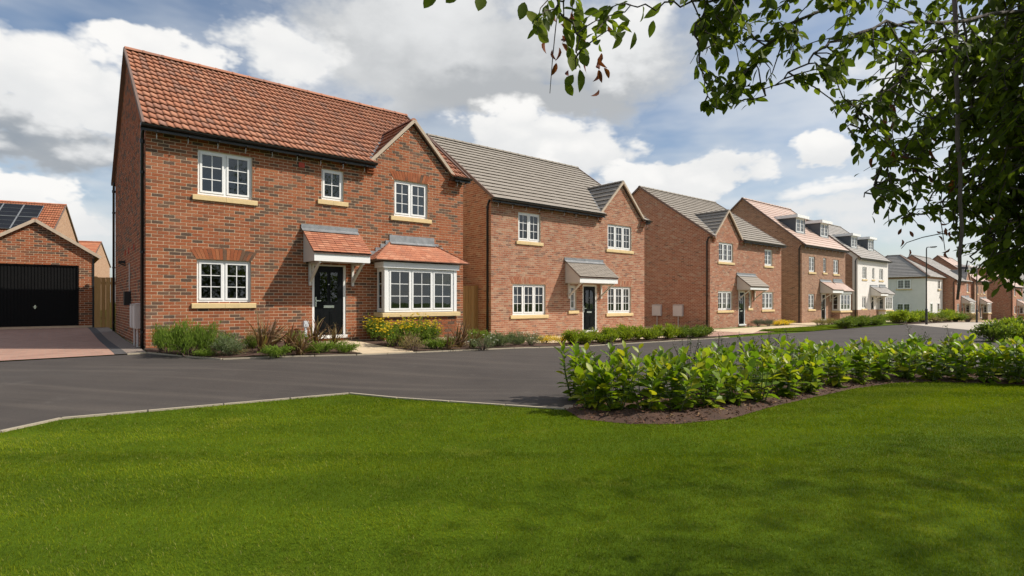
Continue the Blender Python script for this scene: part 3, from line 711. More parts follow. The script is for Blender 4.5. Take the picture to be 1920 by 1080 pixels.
def ridge(root, p, q, mat, L=.45, r=.11):
    p, q = Vector(p), Vector(q); n = max(1, round((q - p).length / L)); d = (q - p) / n
    mb = MB(); k = 7; side = d.normalized().cross(Vector((0, 0, 1))).normalized()
    for s, rr in ((0, 1.0), (.9, 1.0), (.9, 1.08), (1.03, 1.08)):
        for i in range(k): a = math.pi * i / (k - 1); mb.v.append(tuple(d * s + side * (math.cos(a) * r * rr) + Vector((0, 0, math.sin(a) * r * .85 * rr - .045))))
    for j in range(3):
        for i in range(k - 1): mb.f.append((j * k + i, j * k + i + 1, (j + 1) * k + i + 1, (j + 1) * k + i))
    mb.f.append(tuple(range(k))); mb.f.append(tuple(3 * k + i for i in reversed(range(k))))
    me = mb.mesh('ridge_tile', mat)
    for i in range(n): link('ridge_tile', me, root, p + d * i)
def interior(root, w, d, levels, inset=.2):
    for z in levels: MB().box(inset, w - inset, inset, d - inset, z - .04, z).build('floor', M['carpet'], root)
    for z in levels[1:]: MB().box(inset, w - inset, inset, d - inset, z - .26, z - .22).build('ceiling', M['plaster'], root)
    MB().box(inset, w - inset, d * .45, d * .45 + .1, .0, levels[-1] + 2.35).build('partition', M['plaster'], root)
    MB().box(w * .5, w * .5 + .1, .2, d * .45, .0, levels[-1] + 2.35).build('partition', M['plaster'], root)
    MB().box(inset, w - inset, inset, d - inset, levels[-1] + 2.36, levels[-1] + 2.4).build('ceiling', M['plaster'], root)

def house(name, label, loc, w, d, eave, rz_, kind, mat, mort, wins, door, gable=None, roof='pan', roof_m='pantile', single_b=0, single_t=0, bricks=True, rot=ANG, group='houses along the street', side_openings=(), win_single=True, hip=False, verge_m='verge', extra_open=(), wall_z0=0.0):
    """front at y=0 facing -y, left gable at x=0; rz_ is the ridge height; gable=(centre, half width, apex)"""
    H = thing(name, label, 'house', loc, rot, group)
    tp = (rz_ - (eave + .1)) / (d / 2); zr = lambda y: eave + .1 + min(y, d - y) * tp
    ops = [(a, b, c, e) for a, b, c, e, *_ in wins]
    if door: ops.append((door[0], door[0] + door[1], .06, door[2] + .12))
    ops += list(extra_open)
    top = None
    if gable:
        gu, gh, ga = gable; tg = (ga - eave - .02) / gh
    def fspan(z):
        iv = [(0, w)] if z < eave + .1 else []
        if gable and z >= eave + .1:
            hw = (ga - .12 - z) / tg
            if hw > .05: iv = [(gu - hw, gu + hw)]
        return iv
    if gable:
        hw = (ga - .12 - eave - .1) / tg; top = [(gu - hw, eave + .1), (gu + hw, eave + .1), (gu, ga - .12)]
    wm = M[mort] if bricks else M[mat]
    wall_sheet(H, w, wall_z0 - .3, eave + .1, ops, FRONT, wm, top=top)
    s = MB(); ztop = zr(d / 2)
    for x in (.005, w - .005): s.poly((x, .005, -.3), (x, d - .012, -.3), (x, d - .012, eave + .1), (x, d / 2, ztop), (x, .005, eave + .1))
    s.poly((0.012, d - .012, -.3), (w - .012, d - .012, -.3), (w - .012, d - .012, eave + .1), (.012, d - .012, eave + .1)); s.build('wall', wm, H)
    if bricks:
        arches = [arch_open(a, b, e) for a, b, c, e, *o in wins if o and 'arch' in o]
        brickwork(H, brick_rects(fspan, wall_z0, 9, ops + arches), FRONT, M[mat], single_b)
        brickwork(H, brick_rects(lambda z: [(.021, d - .02)] if z < eave + .1 else ([((z - eave - .06) / tp, d - (z - eave - .06) / tp)] if z < ztop - .1 else []), 0, ztop, []), LEFT, M[mat])
    for a, b, c, e, *o in wins:
        o = o or ()
        L = next((int(x[1:]) for x in o if x[0] == 'L'), 2); cr = next(((int(x[1]), int(x[2])) for x in o if x[0] == 'g'), (2, 3))
        window(H, (a, .02, c), b - a, e - c, L, cr[0], cr[1], single=win_single, sill='nosill' not in o)
        if 'arch' in o and bricks: arch_bricks(H, a, b, e, M[mat])
    if door: front_door(H, *door)
    interior(H, w, d, (.05, 2.62))
    ov, ve = .24, .07
    e0 = eave + .1 - ov * tp
    # roof deck and tiles
    dk = MB(); tdk = .05
    zy = lambda y: e0 + (y + ov) * tp - tdk
    strips = [(-ve + .02, w + ve - .02, -ov)] if not gable else [(-ve + .02, gu - gh, -ov), (gu - gh, gu + gh, .06), (gu + gh, w + ve - .02, -ov)]
    for xa, xb, ya in strips: dk.poly((xa, ya, zy(ya)), (xb, ya, zy(ya)), (xb, d / 2, ztop - tdk), (xa, d / 2, ztop - tdk))
    dk.poly((-ve + .02, d + ov, e0 - tdk), (w + ve - .02, d + ov, e0 - tdk), (w + ve - .02, d / 2, ztop - tdk), (-ve + .02, d / 2, ztop - tdk))
    dk.build('roof_deck', M['verge_dark'], H)
    L = math.hypot(d / 2 + ov, ztop - e0); S = Vector((0, d / 2 + ov, ztop - e0)).normalized()
    tw = .15 if roof == 'pan' else .33; na = round((w + 2 * ve) / tw); tw = (w + 2 * ve) / na; nb = round(L / .325); gg = L / nb
    def keep(a, b):
        if not gable: return True
        u = a - ve; y = -ov + b * S.y; zg = ga - abs(u - gu) * tg
        if abs(u - gu) < gh - .02 and y < .12: return False
        return not (zg > e0 + b * S.z + .30)
    tm = pantile(tw, gg + .07) if roof == 'pan' else flattile(tw, gg + .06)
    if roof in ('pan', 'flat'): tiles(H, H, (-ve, -ov, e0), (1, 0, 0), S, na, nb, tw, gg, tm, M[roof_m], keep, single_t)
    else: courses(H, (-ve, -ov, e0), (1, 0, 0), S, w + 2 * ve, nb, gg, M[roof_m])
    courses(H, (-ve, d + ov, e0), (1, 0, 0), (0, -S.y, S.z), w + 2 * ve, 6, L / 6, M[roof_m], .03)
    ridge(H, (-ve, d / 2, ztop + .05), (w + ve, d / 2, ztop + .05), M[roof_m])
    for x in (-ve, w + ve):
        for y0 in (-ov - .01, d + ov + .01): MB().bar((x, y0, e0 - .005), (x, d / 2, ztop + .015), .05, .10).build('verge_trim', M['verge_dark'], H)
    if gable:
        yb = (ga - eave - .1) / tp + .35; yf = -.09; foot = eave - .02; hwf = (ga - foot) / tg
        for sgn in (-1, 1):
            Sg = Vector((-sgn * hwf, 0, ga - foot)); Lg = Sg.length; nbg = max(4, round(Lg / .31)); gl = Lg / nbg; nag = round((yb - yf) / tw)
            O = Vector((gu + sgn * hwf, yf, foot))
            kp = lambda a, b: True
            dkz = MB(); dkz.poly(tuple(O - Vector((0, 0, .04))), tuple(O + Vector((0, yb - yf, -.04))), (gu, yb, ga - .04), (gu, yf, ga - .04)); dkz.build('gable_deck', M['verge_dark'], H)
            tme = pantile(tw, gl + .07) if roof == 'pan' else flattile(tw, gl + .06)
            def kp(a, b, O=O, Sg=Sg):
                p = O + Vector((0, a, 0)) + Sg.normalized() * b; return p.z > zr(max(p.y, -.3)) - .28 or p.y < 0
            if roof == 'course': courses(H, O, (0, 1, 0), Sg, yb - yf, nbg, gl, M[roof_m])
            else: tiles(H, H, O, (0, 1, 0), Sg, nag, nbg, tw, gl, tme, M[roof_m], kp, (60 if single_t and sgn < 0 else 0), 'gable_tile')
            MB().bar((gu + sgn * (hwf + .02), yf - .005, foot - .02), (gu + sgn * .0, yf - .005, ga + .0), .07, .085).build('gable_verge', M[verge_m], H)
            cb = MB(); xa = gu + sgn * (hwf - .05)
            for k in range(3): cb.box(min(xa, xa - sgn * .0) - .11 + k * .012 * sgn, xa + .11 + k * .012 * sgn, -.06 - .04 * k, .01, foot - .30 + k * .076, foot - .232 + k * .076)
            cb.build('corbel', M['brick_rose'] if mat not in M else M[mat], H)
        ridge(H, (gu, yf, ga + .04), (gu, yb - .3, ga + .04), M[roof_m], .4, .10)
        if gu - hwf > 1.0: gutter(H, -.12, gu - hwf + .12, e0 - .01, -ov - .06)
        if w - gu - hwf > .1: gutter(H, gu + hwf - .05, w + .12, e0 - .01, -ov - .06)
        # valley lead
        for sgn in (-1, 1): MB().bar((gu + sgn * (hwf + .0), -.05, foot + .1), (gu, (ga - eave - .1) / tp - .02, ga + .02), .09, .02).build('valley', M['lead'], H)
    else: gutter(H, -.12, w + .12, e0 - .01, -ov - .06)
    downpipe(H, -.05, .16, -.05, e0 - .02)
    downpipe(H, -.05, d - .1, -.05, e0 - .02)
    return H

def bay(root, u0, u1, dep, z0, z1, lights, roof_m, zw, zf, ru0, ru1, rw0, rw1, mat, mort, single=True, cols=2, rows=3):
    """square bay: brick plinth, sill, glazing to front and side, hipped tiled roof"""
    B = empty('bay_window', (0, 0, 0), 0, root)
    if mat:
        ms = MB(); ms.box(u0 + .012, u1 - .012, -dep + .012, -.013, -.25, z0 - .14); ms.build('plinth', M[mort], B)
        if M.get(mat) and mort != mat:
            rr = brick_rects(lambda z: [(u0, u1)], 0, z0 - .15, []); brickwork(B if False else root, rr, lambda u, z, n: (u, -dep - n, z), M[mat])
            rr = brick_rects(lambda z: [(.002, dep - .021)], 0, z0 - .15, []); brickwork(root, rr, lambda s_, z, n: (u0 - n, -dep + .021 + s_, z), M[mat])
    s = MB(); c = (u0 + u1) / 2
    for a, b in ((u0 - .09, c - .002), (c + .002, u1 + .09)): s.prism([(a, -.012, z0), (a, -dep - .07, z0 - .02), (a, -dep - .078, z0 - .03), (a, -dep - .078, z0 - .13), (a, -.012, z0 - .14)], (b - a, 0, 0))
    s.build('sill', M['stone'], B)
    h = z1 - z0
    def put(win):
        for ch in list(win.children): ch.parent = B; ch.location = win.matrix_local @ Vector(ch.location); ch.rotation_euler = win.rotation_euler
        bpy.data.objects.remove(win)
    for x in (u0, u1 - .1): MB().box(x, x + .1, -dep - .005, -dep + .1, z0, z1).build('corner_post', M['white'], B)
    fr = window(root, (u0 + .1, -dep - .03, z0), u1 - u0 - .2, h, lights, cols, rows, sill=False, single=single); put2(fr, B)
    sl = window(root, (u0 - .03, -.013, z0), dep - .09, h, 1, 1, rows, rz=-math.pi / 2, sill=False, single=single); put2(sl, B)
    sr = window(root, (u1 + .03, -dep + .103, z0), dep - .116, h, 1, 1, rows, rz=math.pi / 2, sill=False, single=single); put2(sr, B)
    MB().box(u0 - .06, u1 + .06, -dep - .06, -.013, z1 + .002, z1 + .16).build('fascia', M['white'], B)
    # roof planes
    yf = -dep - .18; slope = [((ru0, yf, zf), (ru1, yf, zf), (rw1, -.01, zw), (rw0, -.01, zw)), ((ru0, -.01, zf), (ru0, yf, zf), (rw0, -.01, zw)), ((ru1, yf, zf), (ru1, -.01, zf), (rw1, -.01, zw))]
    d_ = MB()
    for p in slope: d_.poly(*[(a, b, c_ - .012) for a, b, c_ in p])
    d_.poly((ru0, yf, zf - .02), (ru1, yf, zf - .02), (ru1, -.012, zf - .02), (ru0, -.012, zf - .02)); d_.build('roof_deck', M['verge_dark'], B)
    n = 8
    tmes = {}
    for j in range(n):
        t0, t1 = j / n, (j + 1) / n + .02; lerp = lambda a, b, t: a + (b - a) * t
        a0, b0, a1, b1 = lerp(ru0, rw0, t0), lerp(ru1, rw1, t0), lerp(ru0, rw0, t1), lerp(ru1, rw1, t1); y0, y1 = lerp(yf, -.01, t0), lerp(yf, -.01, t1); za, zb = lerp(zf, zw, t0) + .02, lerp(zf, zw, t1) + .002
        k = max(1, round((b0 - a0) / (.17 if single else .6)))
        for i in range(k):
            p, q = i / k, (i + .97) / k
            mb = MB(); mb.v = [(lerp(a0, b0, p), y0, za), (lerp(a0, b0, q), y0, za), (lerp(a1, b1, q), y1, zb), (lerp(a1, b1, p), y1, zb), (lerp(a0, b0, p), y0, za - .02), (lerp(a0, b0, q), y0, za - .02)]
            mb.f = [(0, 1, 2, 3), (4, 5, 1, 0), (4, 0, 3), (5, 2, 1)]; mb.build('tile', M[roof_m], B)
        for (ra, rb, sg) in ((a0, a1, -1), (b0, b1, 1)):
            k2 = max(1, round(abs(y0) / .17)) if single else 1
            for i in range(k2):
                p, q = i / k2, (i + .96) / k2
                mb = MB(); mb.v = [(ra, y0 * (1 - p), za), (ra, y0 * (1 - q), za), (rb, y1 * (1 - q), zb), (rb, y1 * (1 - p), zb), (ra, y0 * (1 - p), za - .02), (ra, y0 * (1 - q), za - .02)]
                mb.f = [(0, 1, 2, 3), (4, 5, 1, 0)]; mb.build('tile', M[roof_m], B)
    for a, b in (((ru0, yf, zf), (rw0, -.02, zw)), ((ru1, yf, zf), (rw1, -.02, zw))): MB().bar((a[0], a[1], a[2] + .02), (b[0], b[1], b[2] + .015), .05, .022).build('hip_tile', M[roof_m], B)
    MB().prism([(rw0 - .03, -.008, zw + .22), (rw0 - .03, -.008, zw), (rw0 - .03, -.12, zw - .055), (rw0 - .03, -.13, zw - .035), (rw0 - .03, -.028, zw + .03), (rw0 - .03, -.024, zw + .22)], (rw1 - rw0 + .06, 0, 0)).build('flashing', M['lead'], B)
    for a, b, sg in ((ru0, rw0, -1), (ru1, rw1, 1)):
        st = MB(); k = 5
        for i in range(k):
            xa, xb = a + (b - a) * i / k, a + (b - a) * (i + 1) / k; zb = zf + (zw - zf) * i / k
            st.box(min(xa, xb), max(xa, xb), -.02 - .001 * i, -.008, zb - .0, zb + .13 + (zw - zf) / k * .3)
        st.build('flashing', M['lead'], B)
    return B
def put2(win, B):
    c, s = math.cos(win.rotation_euler[2]), math.sin(win.rotation_euler[2]); L = Vector(win.location)
    for ch in list(win.children):
        q = ch.location.copy(); rz = win.rotation_euler[2]
        ch.parent = B; ch.location = (L.x + c * q.x - s * q.y, L.y + s * q.x + c * q.y, L.z + q.z); ch.rotation_euler = (0, 0, rz)
    bpy.data.objects.remove(win)
def curtain(root, u0, u1, z0, z1, y=.16):
    mb = MB(); n = max(4, int((u1 - u0) / .05))
    for i in range(n):
        a, b = u0 + (u1 - u0) * i / n, u0 + (u1 - u0) * (i + 1) / n; p, q = y + .03 * (i % 2), y + .03 * ((i + 1) % 2)
        mb.poly((a, p, z0), (b, q, z0), (b, q, z1), (a, p, z1))
    mb.build('curtain', M['curtain'], root)
def meter_box(name, label, x, y, z, rz, w=.36, h=.55, leg=.45, group=None):
    m = thing(name, label, 'meter box', (x, y, z), rz, group)
    MB().box(0, w, -.13, 0, leg, leg + h).build('cabinet', M['metal_grey'], m); MB().box(.02, w - .02, -.145, -.13, leg + .02, leg + h - .03).build('door', M['metal_grey'], m)
    MB().prism([(-.015, -.16, leg + h), (-.015, 0, leg + h + .03), (-.015, 0, leg + h), ], (w + .03, 0, 0)).build('hood', M['metal_grey'], m)
    MB().tube([(w / 2, -.06, -.1), (w / 2, -.06, leg)], .024, 8).build('conduit', M['metal_grey'], m)
    return m

# ------------------------------------------------------------------ the houses
H1 = house('brick_house', 'leftmost red and dark brick house with clay pantile roof and yellow flowers in front', (O1[0], O1[1], .35), 8.42, 7.6, 4.95, 7.87, 'a', 'brick_red', 'mortar',
    [(1.01, 2.19, 3.525, 4.575), (3.9, 4.51, 3.75, 4.575, 'L1', 'g22'), (6.01, 7.14, 3.525, 4.575, 'arch'), (.99, 2.16, 1.02, 2.025, 'arch')],
    (3.65, .92, 1.93), gable=(6.62, 1.36, 6.36), roof='pan', roof_m='pantile', single_b=300, single_t=300, extra_open=[(5.62, 7.72, .75, 1.98)])
porch(H1, 3.42, 4.90, 2.92, 2.29, .8, 2.06, 'plain_tile')
bay(H1, 5.46, 7.84, .5, .75, 1.98, 3, 'plain_tile', 2.74, 2.19, 5.12, 8.19, 5.89, 7.32, 'brick_red', 'mortar')
curtain(H1, 7.02, 7.72, .78, 1.97, -.22); curtain(H1, 5.56, 5.74, .78, 1.97, -.2); curtain(H1, 6.9, 7.16, 3.5, 4.6); curtain(H1, 6.0, 6.12, 3.5, 4.6)
MB().box(3.30, 3.45, -.022, .01, 4.50, 4.63).build('air_brick', M['terracotta'], H1)
for s_ in (2.2, 3.4, 4.3): MB().box(-.018, .01, s_, s_ + .05, 2.32, 2.48).build('wall_tag', M['terracotta'], H1)
lf = MB(); lf.box(-.16, .0, 4.35, 4.6, 2.12, 2.18); lf.prism([(-.16, 4.35, 2.12), (-.16, 4.6, 2.12), (0, 4.6, 2.04), (0, 4.35, 2.04)], (0, 0, .02)); lf.build('wall_light', M['black'], H1)
ev = empty('vehicle_charger', (0, 3.1, .95), 0, H1); MB().box(-.14, -.003, -.13, .13, 0, .36).build('charger_box', M['black'], ev); MB().tube([(-.02, 0, .36), (-.02, 0, 1.1)], .013, 6).build('conduit', M['metal_grey'], ev)
X, Y = W(-.01, .95); meter_box('meter_cabinet', 'pale meter cabinet nearer the front corner of the leftmost house side wall', X, Y, .33, ANG - math.pi / 2, group='meter cabinets')
X, Y = W(-.01, 1.55); meter_box('meter_cabinet', 'pale meter cabinet farther back on the leftmost house side wall', X, Y, .33, ANG - math.pi / 2, group='meter cabinets')
X, Y = W(3.42, -.18); tp = thing('utility_post', 'short pale grey post left of the leftmost house door', 'post', (X, Y, g(X, Y)), ANG)
MB().box(-.03, .03, -.02, .02, 0, .45).build('stem', M['grey_post'], tp); MB().box(-.06, .06, -.045, .045, .42, .58).build('cap', M['grey_post'], tp)

H2p = (-.727, 19.3)
H2 = house('brick_house', 'second house from left in pinkish brick with grey tile roof and right-hand gable', (*H2p, .08), 8.64, 8.4, 4.95, 8.04, 'b', 'brick_pink', 'mortar_pale',
    [(1.24, 2.34, 3.525, 4.575), (6.15, 7.73, 3.525, 4.575, 'L3'), (.97, 2.6, .825, 1.95, 'L3', 'arch'), (6.15, 7.7, .825, 1.95, 'L3', 'arch'), (3.91, 4.27, .97, 1.95, 'L1', 'g23')],
    (4.63, .85, 1.87), gable=(7.05, 1.42, 6.42), roof='flat', roof_m='tile_grey', single_b=300, single_t=300)
for a_, b_, c_, d_ in ((1.24, 1.42, 3.5, 4.6), (2.1, 2.34, 3.5, 4.6), (6.15, 6.5, 3.5, 4.6), (7.4, 7.73, 3.5, 4.6), (2.2, 2.6, .8, 1.97), (7.3, 7.7, .8, 1.97), (6.15, 6.35, .8, 1.97)): curtain(H2, a_, b_, c_, d_)
porch(H2, 3.64, 5.85, 2.9, 2.26, .8, 2.03, 'tile_grey')
H3 = house('brick_house', 'third house from left in rosy brick with gable at its left', (10.5, 29.4, -.04), 8.2, 9.1, 4.95, 8.2, 'c', 'brick_rose', 'mortar_pale',
    [(.87, 2.37, 3.6, 4.65, 'L3'), (6.04, 7.03, 3.6, 4.575), (.8, 2.28, .95, 2.0, 'L3'), (5.75, 7.15, .95, 2.0, 'L3'), (4.12, 4.45, 1.05, 2.0, 'L1', 'g13')],
    (2.96, .76, 1.89), gable=(1.76, 1.42, 6.42), roof='flat', roof_m='tile_grey', win_single=False)
for a_, b_, c_, d_ in ((.87, 1.2, 3.6, 4.65), (2.0, 2.37, 3.6, 4.65), (6.04, 7.03, 3.9, 4.6), (.8, 1.1, .9, 2.0), (6.8, 7.15, .9, 2.0)): curtain(H3, a_, b_, c_, d_)
porch(H3, 2.78, 4.9, 2.92, 2.27, .8, 2.09, 'tile_grey', single=False, plain=False)

def dormer(root, u0, u1, z0, z1, yf, yb):
    D_ = empty('dormer', (0, 0, 0), 0, root)
    for x in (u0 - .12, u1 + .04): MB().prism([(x, yf, z0 - .1), (x, yf, z1), (x, yb, z1), (x, yb, z1 - .06)], (.08, 0, 0)).build('cheek', M['cheek'], D_)
    MB().box(u0 - .3, u1 + .3, yf - .22, yb + .3, z1, z1 + .2).build('fascia', M['white'], D_); MB().box(u0 - .26, u1 + .26, yf - .18, yb + .3, z1 + .2, z1 + .215).build('flat_roof', M['lead'], D_)
    MB().box(u0 - .05, u1 + .05, yf - .05, yf + .02, z0 - .09, z0).build('apron', M['lead'], D_)
    put2(window(root, (u0, yf - .03, z0), u1 - u0, z1 - z0, 2, 2, 3, sill=False, single=False), D_)
def town_house(label, loc, w, mat, roof_m, base=None, d=8.2, eave=5.3, ridge_z=8.85, rot=ANG, porch_m='tile_pink'):
    Hh = house('town_house', label, loc, w, d, eave, ridge_z, 'd', mat, mat, [(1.12, 2.1, 3.45, 4.5), (3.48, 4.0, 3.48, 4.5, 'L1', 'g23'), (5.27, 6.24, 3.45, 4.48), (1.05, 2.02, .92, 1.95)], (3.14, .82, 1.85), roof='course', roof_m=roof_m, bricks=False, win_single=False, rot=rot)
    tp = (ridge_z - eave - .1) / (d / 2)
    for a in (1.4, 5.5): dormer(Hh, a, a + 1.28, 6.25, 7.25, .95, (7.25 - eave - .1) / tp + .1)
    porch(Hh, 2.92, 4.75, 2.85, 2.25, .85, 2.02, porch_m, plain=False, single=False)
    bay(Hh, 4.95, 6.95, .55, .78, 1.98, 3, porch_m, 2.85, 2.19, 4.75, 7.2, 5.2, 6.8, mat, mat, single=False)
    if base:
        for x0, x1, y0, y1 in ((-.03, w + .03, -.03, .0), (-.03, 0, .0, d), ): MB().box(x0, x1, y0, y1, -.3, .82).build('brick_plinth', M[base], Hh)
    return Hh
T4 = town_house('brown brick three-storey house with two grey dormers and pale red roof', (19.28, 36.9, -.04), 7.5, 'brick_brown', 'tile_pink')
T5 = town_house('white rendered three-storey house with two grey dormers and brick plinth', (29.1, 46.7, -.14), 7.6, 'render', 'tile_slate', 'brick_brown', porch_m='tile_slate')
for o in T5.children:
    if o.name.startswith('wall'): pass
sw = MB().box(-.02, 0, .4, 8.2, -.3, 5.3); sw.prism([(-.02, .4, 5.3), (-.02, 8.2, 5.3), (-.02, 4.1, 8.6)], (.02, 0, 0)); sw.build('brick_side_wall', M['brick_brown'], T5)

# white corner house with a hipped roof, turned towards the camera
def hip_house():
    Hh = thing('white_house', 'white rendered two-storey house with hipped grey roof behind the lamp post', 'house', (48.6, 65.0, -.9), ANG - math.pi / 2, 'houses along the street')
    w, d, e = 8.5, 6.8, 5.2      # local: the flank spans x -w..0, the front looks to +x
    m = MB(); m.box(-w, 0, 0, d, .55, e); m.build('wall', M['render'], Hh); MB().box(-w - .03, .03, -.03, d + .03, -.6, .6).build('brick_plinth', M['brick_brown'], Hh); MB().box(-w - .02, .02, -.02, d + .02, e - .2, e).build('brick_band', M['brick_brown'], Hh)
    for x0, z0 in ((-2.95, 3.8), (-3.0, .95)): MB().box(x0 - .06, x0 + 1.46, -.02, .0, z0 - .06, z0 + 1.16).build('window_surround', M['cream'], Hh); window(Hh, (x0, -.08, z0), 1.4, 1.1, 2, 2, 3, single=False)
    for y0, z0, w_ in ((4.6, 3.8, .9), (1.4, .95, .9), (4.4, .95, .9)): window(Hh, (.08, y0, z0), w_, 1.15, 1, 2, 3, rz=math.pi / 2, single=False)
    o = .35; hz = 2.9; r0, r1 = (-3.6, d / 2 - .01, e + hz), (-w + 3.6, d / 2 + .01, e + hz)
    A, B_, C_, D_ = (-w - o, -o, e), (o, -o, e), (o, d + o, e), (-w - o, d + o, e)
    k = MB(); k.poly(A, B_, r0, r1); k.poly(B_, C_, r0); k.poly(C_, D_, r1, r0); k.poly(D_, A, r1); k.poly(A, D_, C_, B_); k.build('roof_deck', M['tile_slate'], Hh)
    for P, Q, T0, T1 in ((A, B_, r1, r0), (B_, C_, r0, r0)):
        P, Q, T0, T1 = map(Vector, (P, Q, T0, T1)); n = 15
        for j in range(n):
            t0, t1 = j / n, min(1, (j + 1.1) / n); N = (Q - P).cross(T0 - P).normalized() * .05
            if N.z < 0: N = -N
            v = [P.lerp(T0, t0) + N, Q.lerp(T1, t0) + N, Q.lerp(T1, t1) + N * .2, P.lerp(T0, t1) + N * .2, P.lerp(T0, t0), Q.lerp(T1, t0)]
            mb = MB(); mb.v = [tuple(x) for x in v]; mb.f = [(0, 1, 2, 3), (4, 5, 1, 0)]; mb.build('tile_course', M['tile_slate'], Hh)
    for P, Q in ((B_, r0), (A, r1), (C_, r0), (D_, r1)): MB().bar((P[0], P[1], P[2] + .06), (Q[0], Q[1], Q[2] + .06), .2, .08).build('hip_tile', M['verge_dark'], Hh)
    ridge(Hh, (r0[0], r0[1], r0[2] + .05), (r1[0], r1[1], r1[2] + .05), M['tile_slate'])
    return Hh
hip_house()
F7 = house('brick_house', 'distant brick house with plain grey roof slope beside the white corner house', (54.8, 68.6, -.9), 8.0, 9.0, 4.95, 8.3, 'f', 'brick_far', 'brick_far', [(1, 2.2, 3.5, 4.6), (5.8, 7, 3.5, 4.6), (1, 2.2, .9, 2)], (3.2, .9, 1.9), gable=(6.3, 1.4, 6.4), roof='course', roof_m='tile_slate', bricks=False, win_single=False)
porch(F7, 3.0, 4.8, 2.9, 2.25, .9, 2.05, 'tile_slate', plain=False, single=False); bay(F7, 5.0, 7.2, .6, .78, 1.98, 3, 'tile_slate', 2.85, 2.19, 4.8, 7.4, 5.2, 7.0, 'brick_far', 'brick_far', single=False)
F8 = town_house('distant brown brick house with grey dormers beyond the second lamp post', (62.9, 75.4, -1.0), 7.5, 'brick_brown', 'tile_pink')
F9 = house('brick_house', 'far small red brick house showing between the tree leaves', (74.5, 82.5, -1.3), 8.0, 8.0, 4.95, 8.0, 'f', 'brick_far', 'brick_far', [(1, 2.2, 3.5, 4.6), (5.8, 7, 3.5, 4.6), (1, 2.2, .9, 2)], (3.2, .9, 1.9), roof='course', roof_m='tile_pink', bricks=False, win_single=False)
porch(F9, 3.0, 4.8, 2.9, 2.25, .9, 2.05, 'tile_pink', plain=False, single=False); bay(F9, 5.0, 7.2, .6, .78, 1.98, 3, 'tile_pink', 2.85, 2.19, 4.8, 7.4, 5.2, 7.0, 'brick_far', 'brick_far', single=False)
F10 = house('white_house', 'farthest pale rendered house at the right edge behind leaves', (84.0, 92.0, -1.6), 13.0, 9.0, 6.2, 9.0, 'f', 'render', 'render', [(1.5, 3, 4, 5.2), (7.5, 9, 4, 5.2)], (4, .9, 1.9), roof='course', roof_m='tile_slate', bricks=False, win_single=False, rot=R(4))
MB().box(-.03, 13.03, -.04, 0, -.4, 1.0).build('brick_plinth', M['brick_brown'], F10)

# garage and the houses behind it
gx, gy, _ = on_ground(177, 612); GV = UV(gx, gy)[1]
GU = -.42; GP = W(GU, 10.2); GZ = .55
G = thing('garage', 'brick garage with black up-and-over door left of the first house', 'garage', (*GP, GZ), ANG)
gw, gd, ge, gr = 3.2, 5.5, 2.52, 3.58
def to_g(u, z, n): return (u - gw, -n, z)
wall_sheet(G, gw, -.3, ge, [(.43, gw - .435, 0, 2.12)], to_g, M['mortar'], top=[(0, ge), (gw, ge), (gw / 2, gr)])
tg_ = (gr - ge) / (gw / 2)
brickwork(G, brick_rects(lambda z: [(0, gw)] if z < ge else ([((z - ge) / tg_, gw - (z - ge) / tg_)] if z < gr - .05 else []), 0, gr, [(.43, gw - .435, -.1, 2.12)]), to_g, M['brick_red'], 120)
MB().box(-.012, -.01, .012, gd, -.3, ge).build('wall', M['mortar'], G); MB().box(-gw + .01, -gw + .012, .012, gd, -.3, ge).build('wall', M['mortar'], G)
brickwork(G, brick_rects(lambda z: [(.021, gd)], 0, ge, []), lambda s_, z, n: (n, s_, z), M['brick_red'])
gdoor = empty('garage_door', (-gw + .43, .0, 0), 0, G); dw = gw - .865
MB().box(0, dw, .07, .09, 0, 2.12).build('door_leaf', M['garage_black'], gdoor)
for k in range(26):
    x = .06 + k * (dw - .12) / 26; MB().box(x, x + (dw - .12) / 26 * .6, .052, .07, .62 if 0 else .06, 2.04).build('rib', M['garage_black'], gdoor)
MB().box(0, .05, .03, .075, 0, 2.12).build('jamb', M['garage_black'], gdoor); MB().box(dw - .05, dw, .03, .075, 0, 2.12).build('jamb', M['garage_black'], gdoor); MB().box(0.05, dw - .05, .03, .075, 2.05, 2.12).build('head', M['garage_black'], gdoor)
hb = MB(); hb.box(dw / 2 - .02, dw / 2 + .02, .02, .052, .60, .72); hb.box(dw / 2 - .05, dw / 2 + .05, .01, .022, .65, .67); hb.build('handle', M['chrome'], gdoor)
for sg in (-1, 1):
    O = Vector((-gw / 2 + sg * (gw / 2 + .18), -.1, ge - .18 * tg_)); S = Vector((-sg * (gw / 2 + .18), 0, gr - ge + .18 * tg_)); n = 8
    dk = MB(); dk.poly(tuple(O), tuple(O + Vector((0, gd, 0))), (-gw / 2, gd, gr), (-gw / 2, -.1, gr)); dk.build('roof_deck', M['verge_dark'], G)
    tiles(G, G, O, (0, 1, 0), S, 36, n, .15, S.length / n, pantile(.15, S.length / n + .07), M['pantile'], None, 0)
    MB().bar(tuple(O + Vector((0, -.01, .0))), (-gw / 2, -.11, gr), .07, .1).build('verge', M['verge'], G)
ridge(G, (-gw / 2, -.1, gr + .04), (-gw / 2, gd, gr + .04), M['pantile'])
MB().box(-.06, .0, -.02, .05, -.2, ge - .15).build('downpipe', M['black'], G)
L1 = house('brick_house', 'orange tiled house behind the garage with solar panels on its roof', (-39.4, 33.5, .5), 9.0, 8.0, 5.0, 8.0, 'n', 'brick_buff', 'brick_buff', [(1, 2.2, 3.4, 4.5), (6, 7.2, 3.4, 4.5)], (4, .9, 1.9), roof='pan', roof_m='pantile_orange', bricks=False, win_single=False, rot=R(26), group='houses beyond the garage')
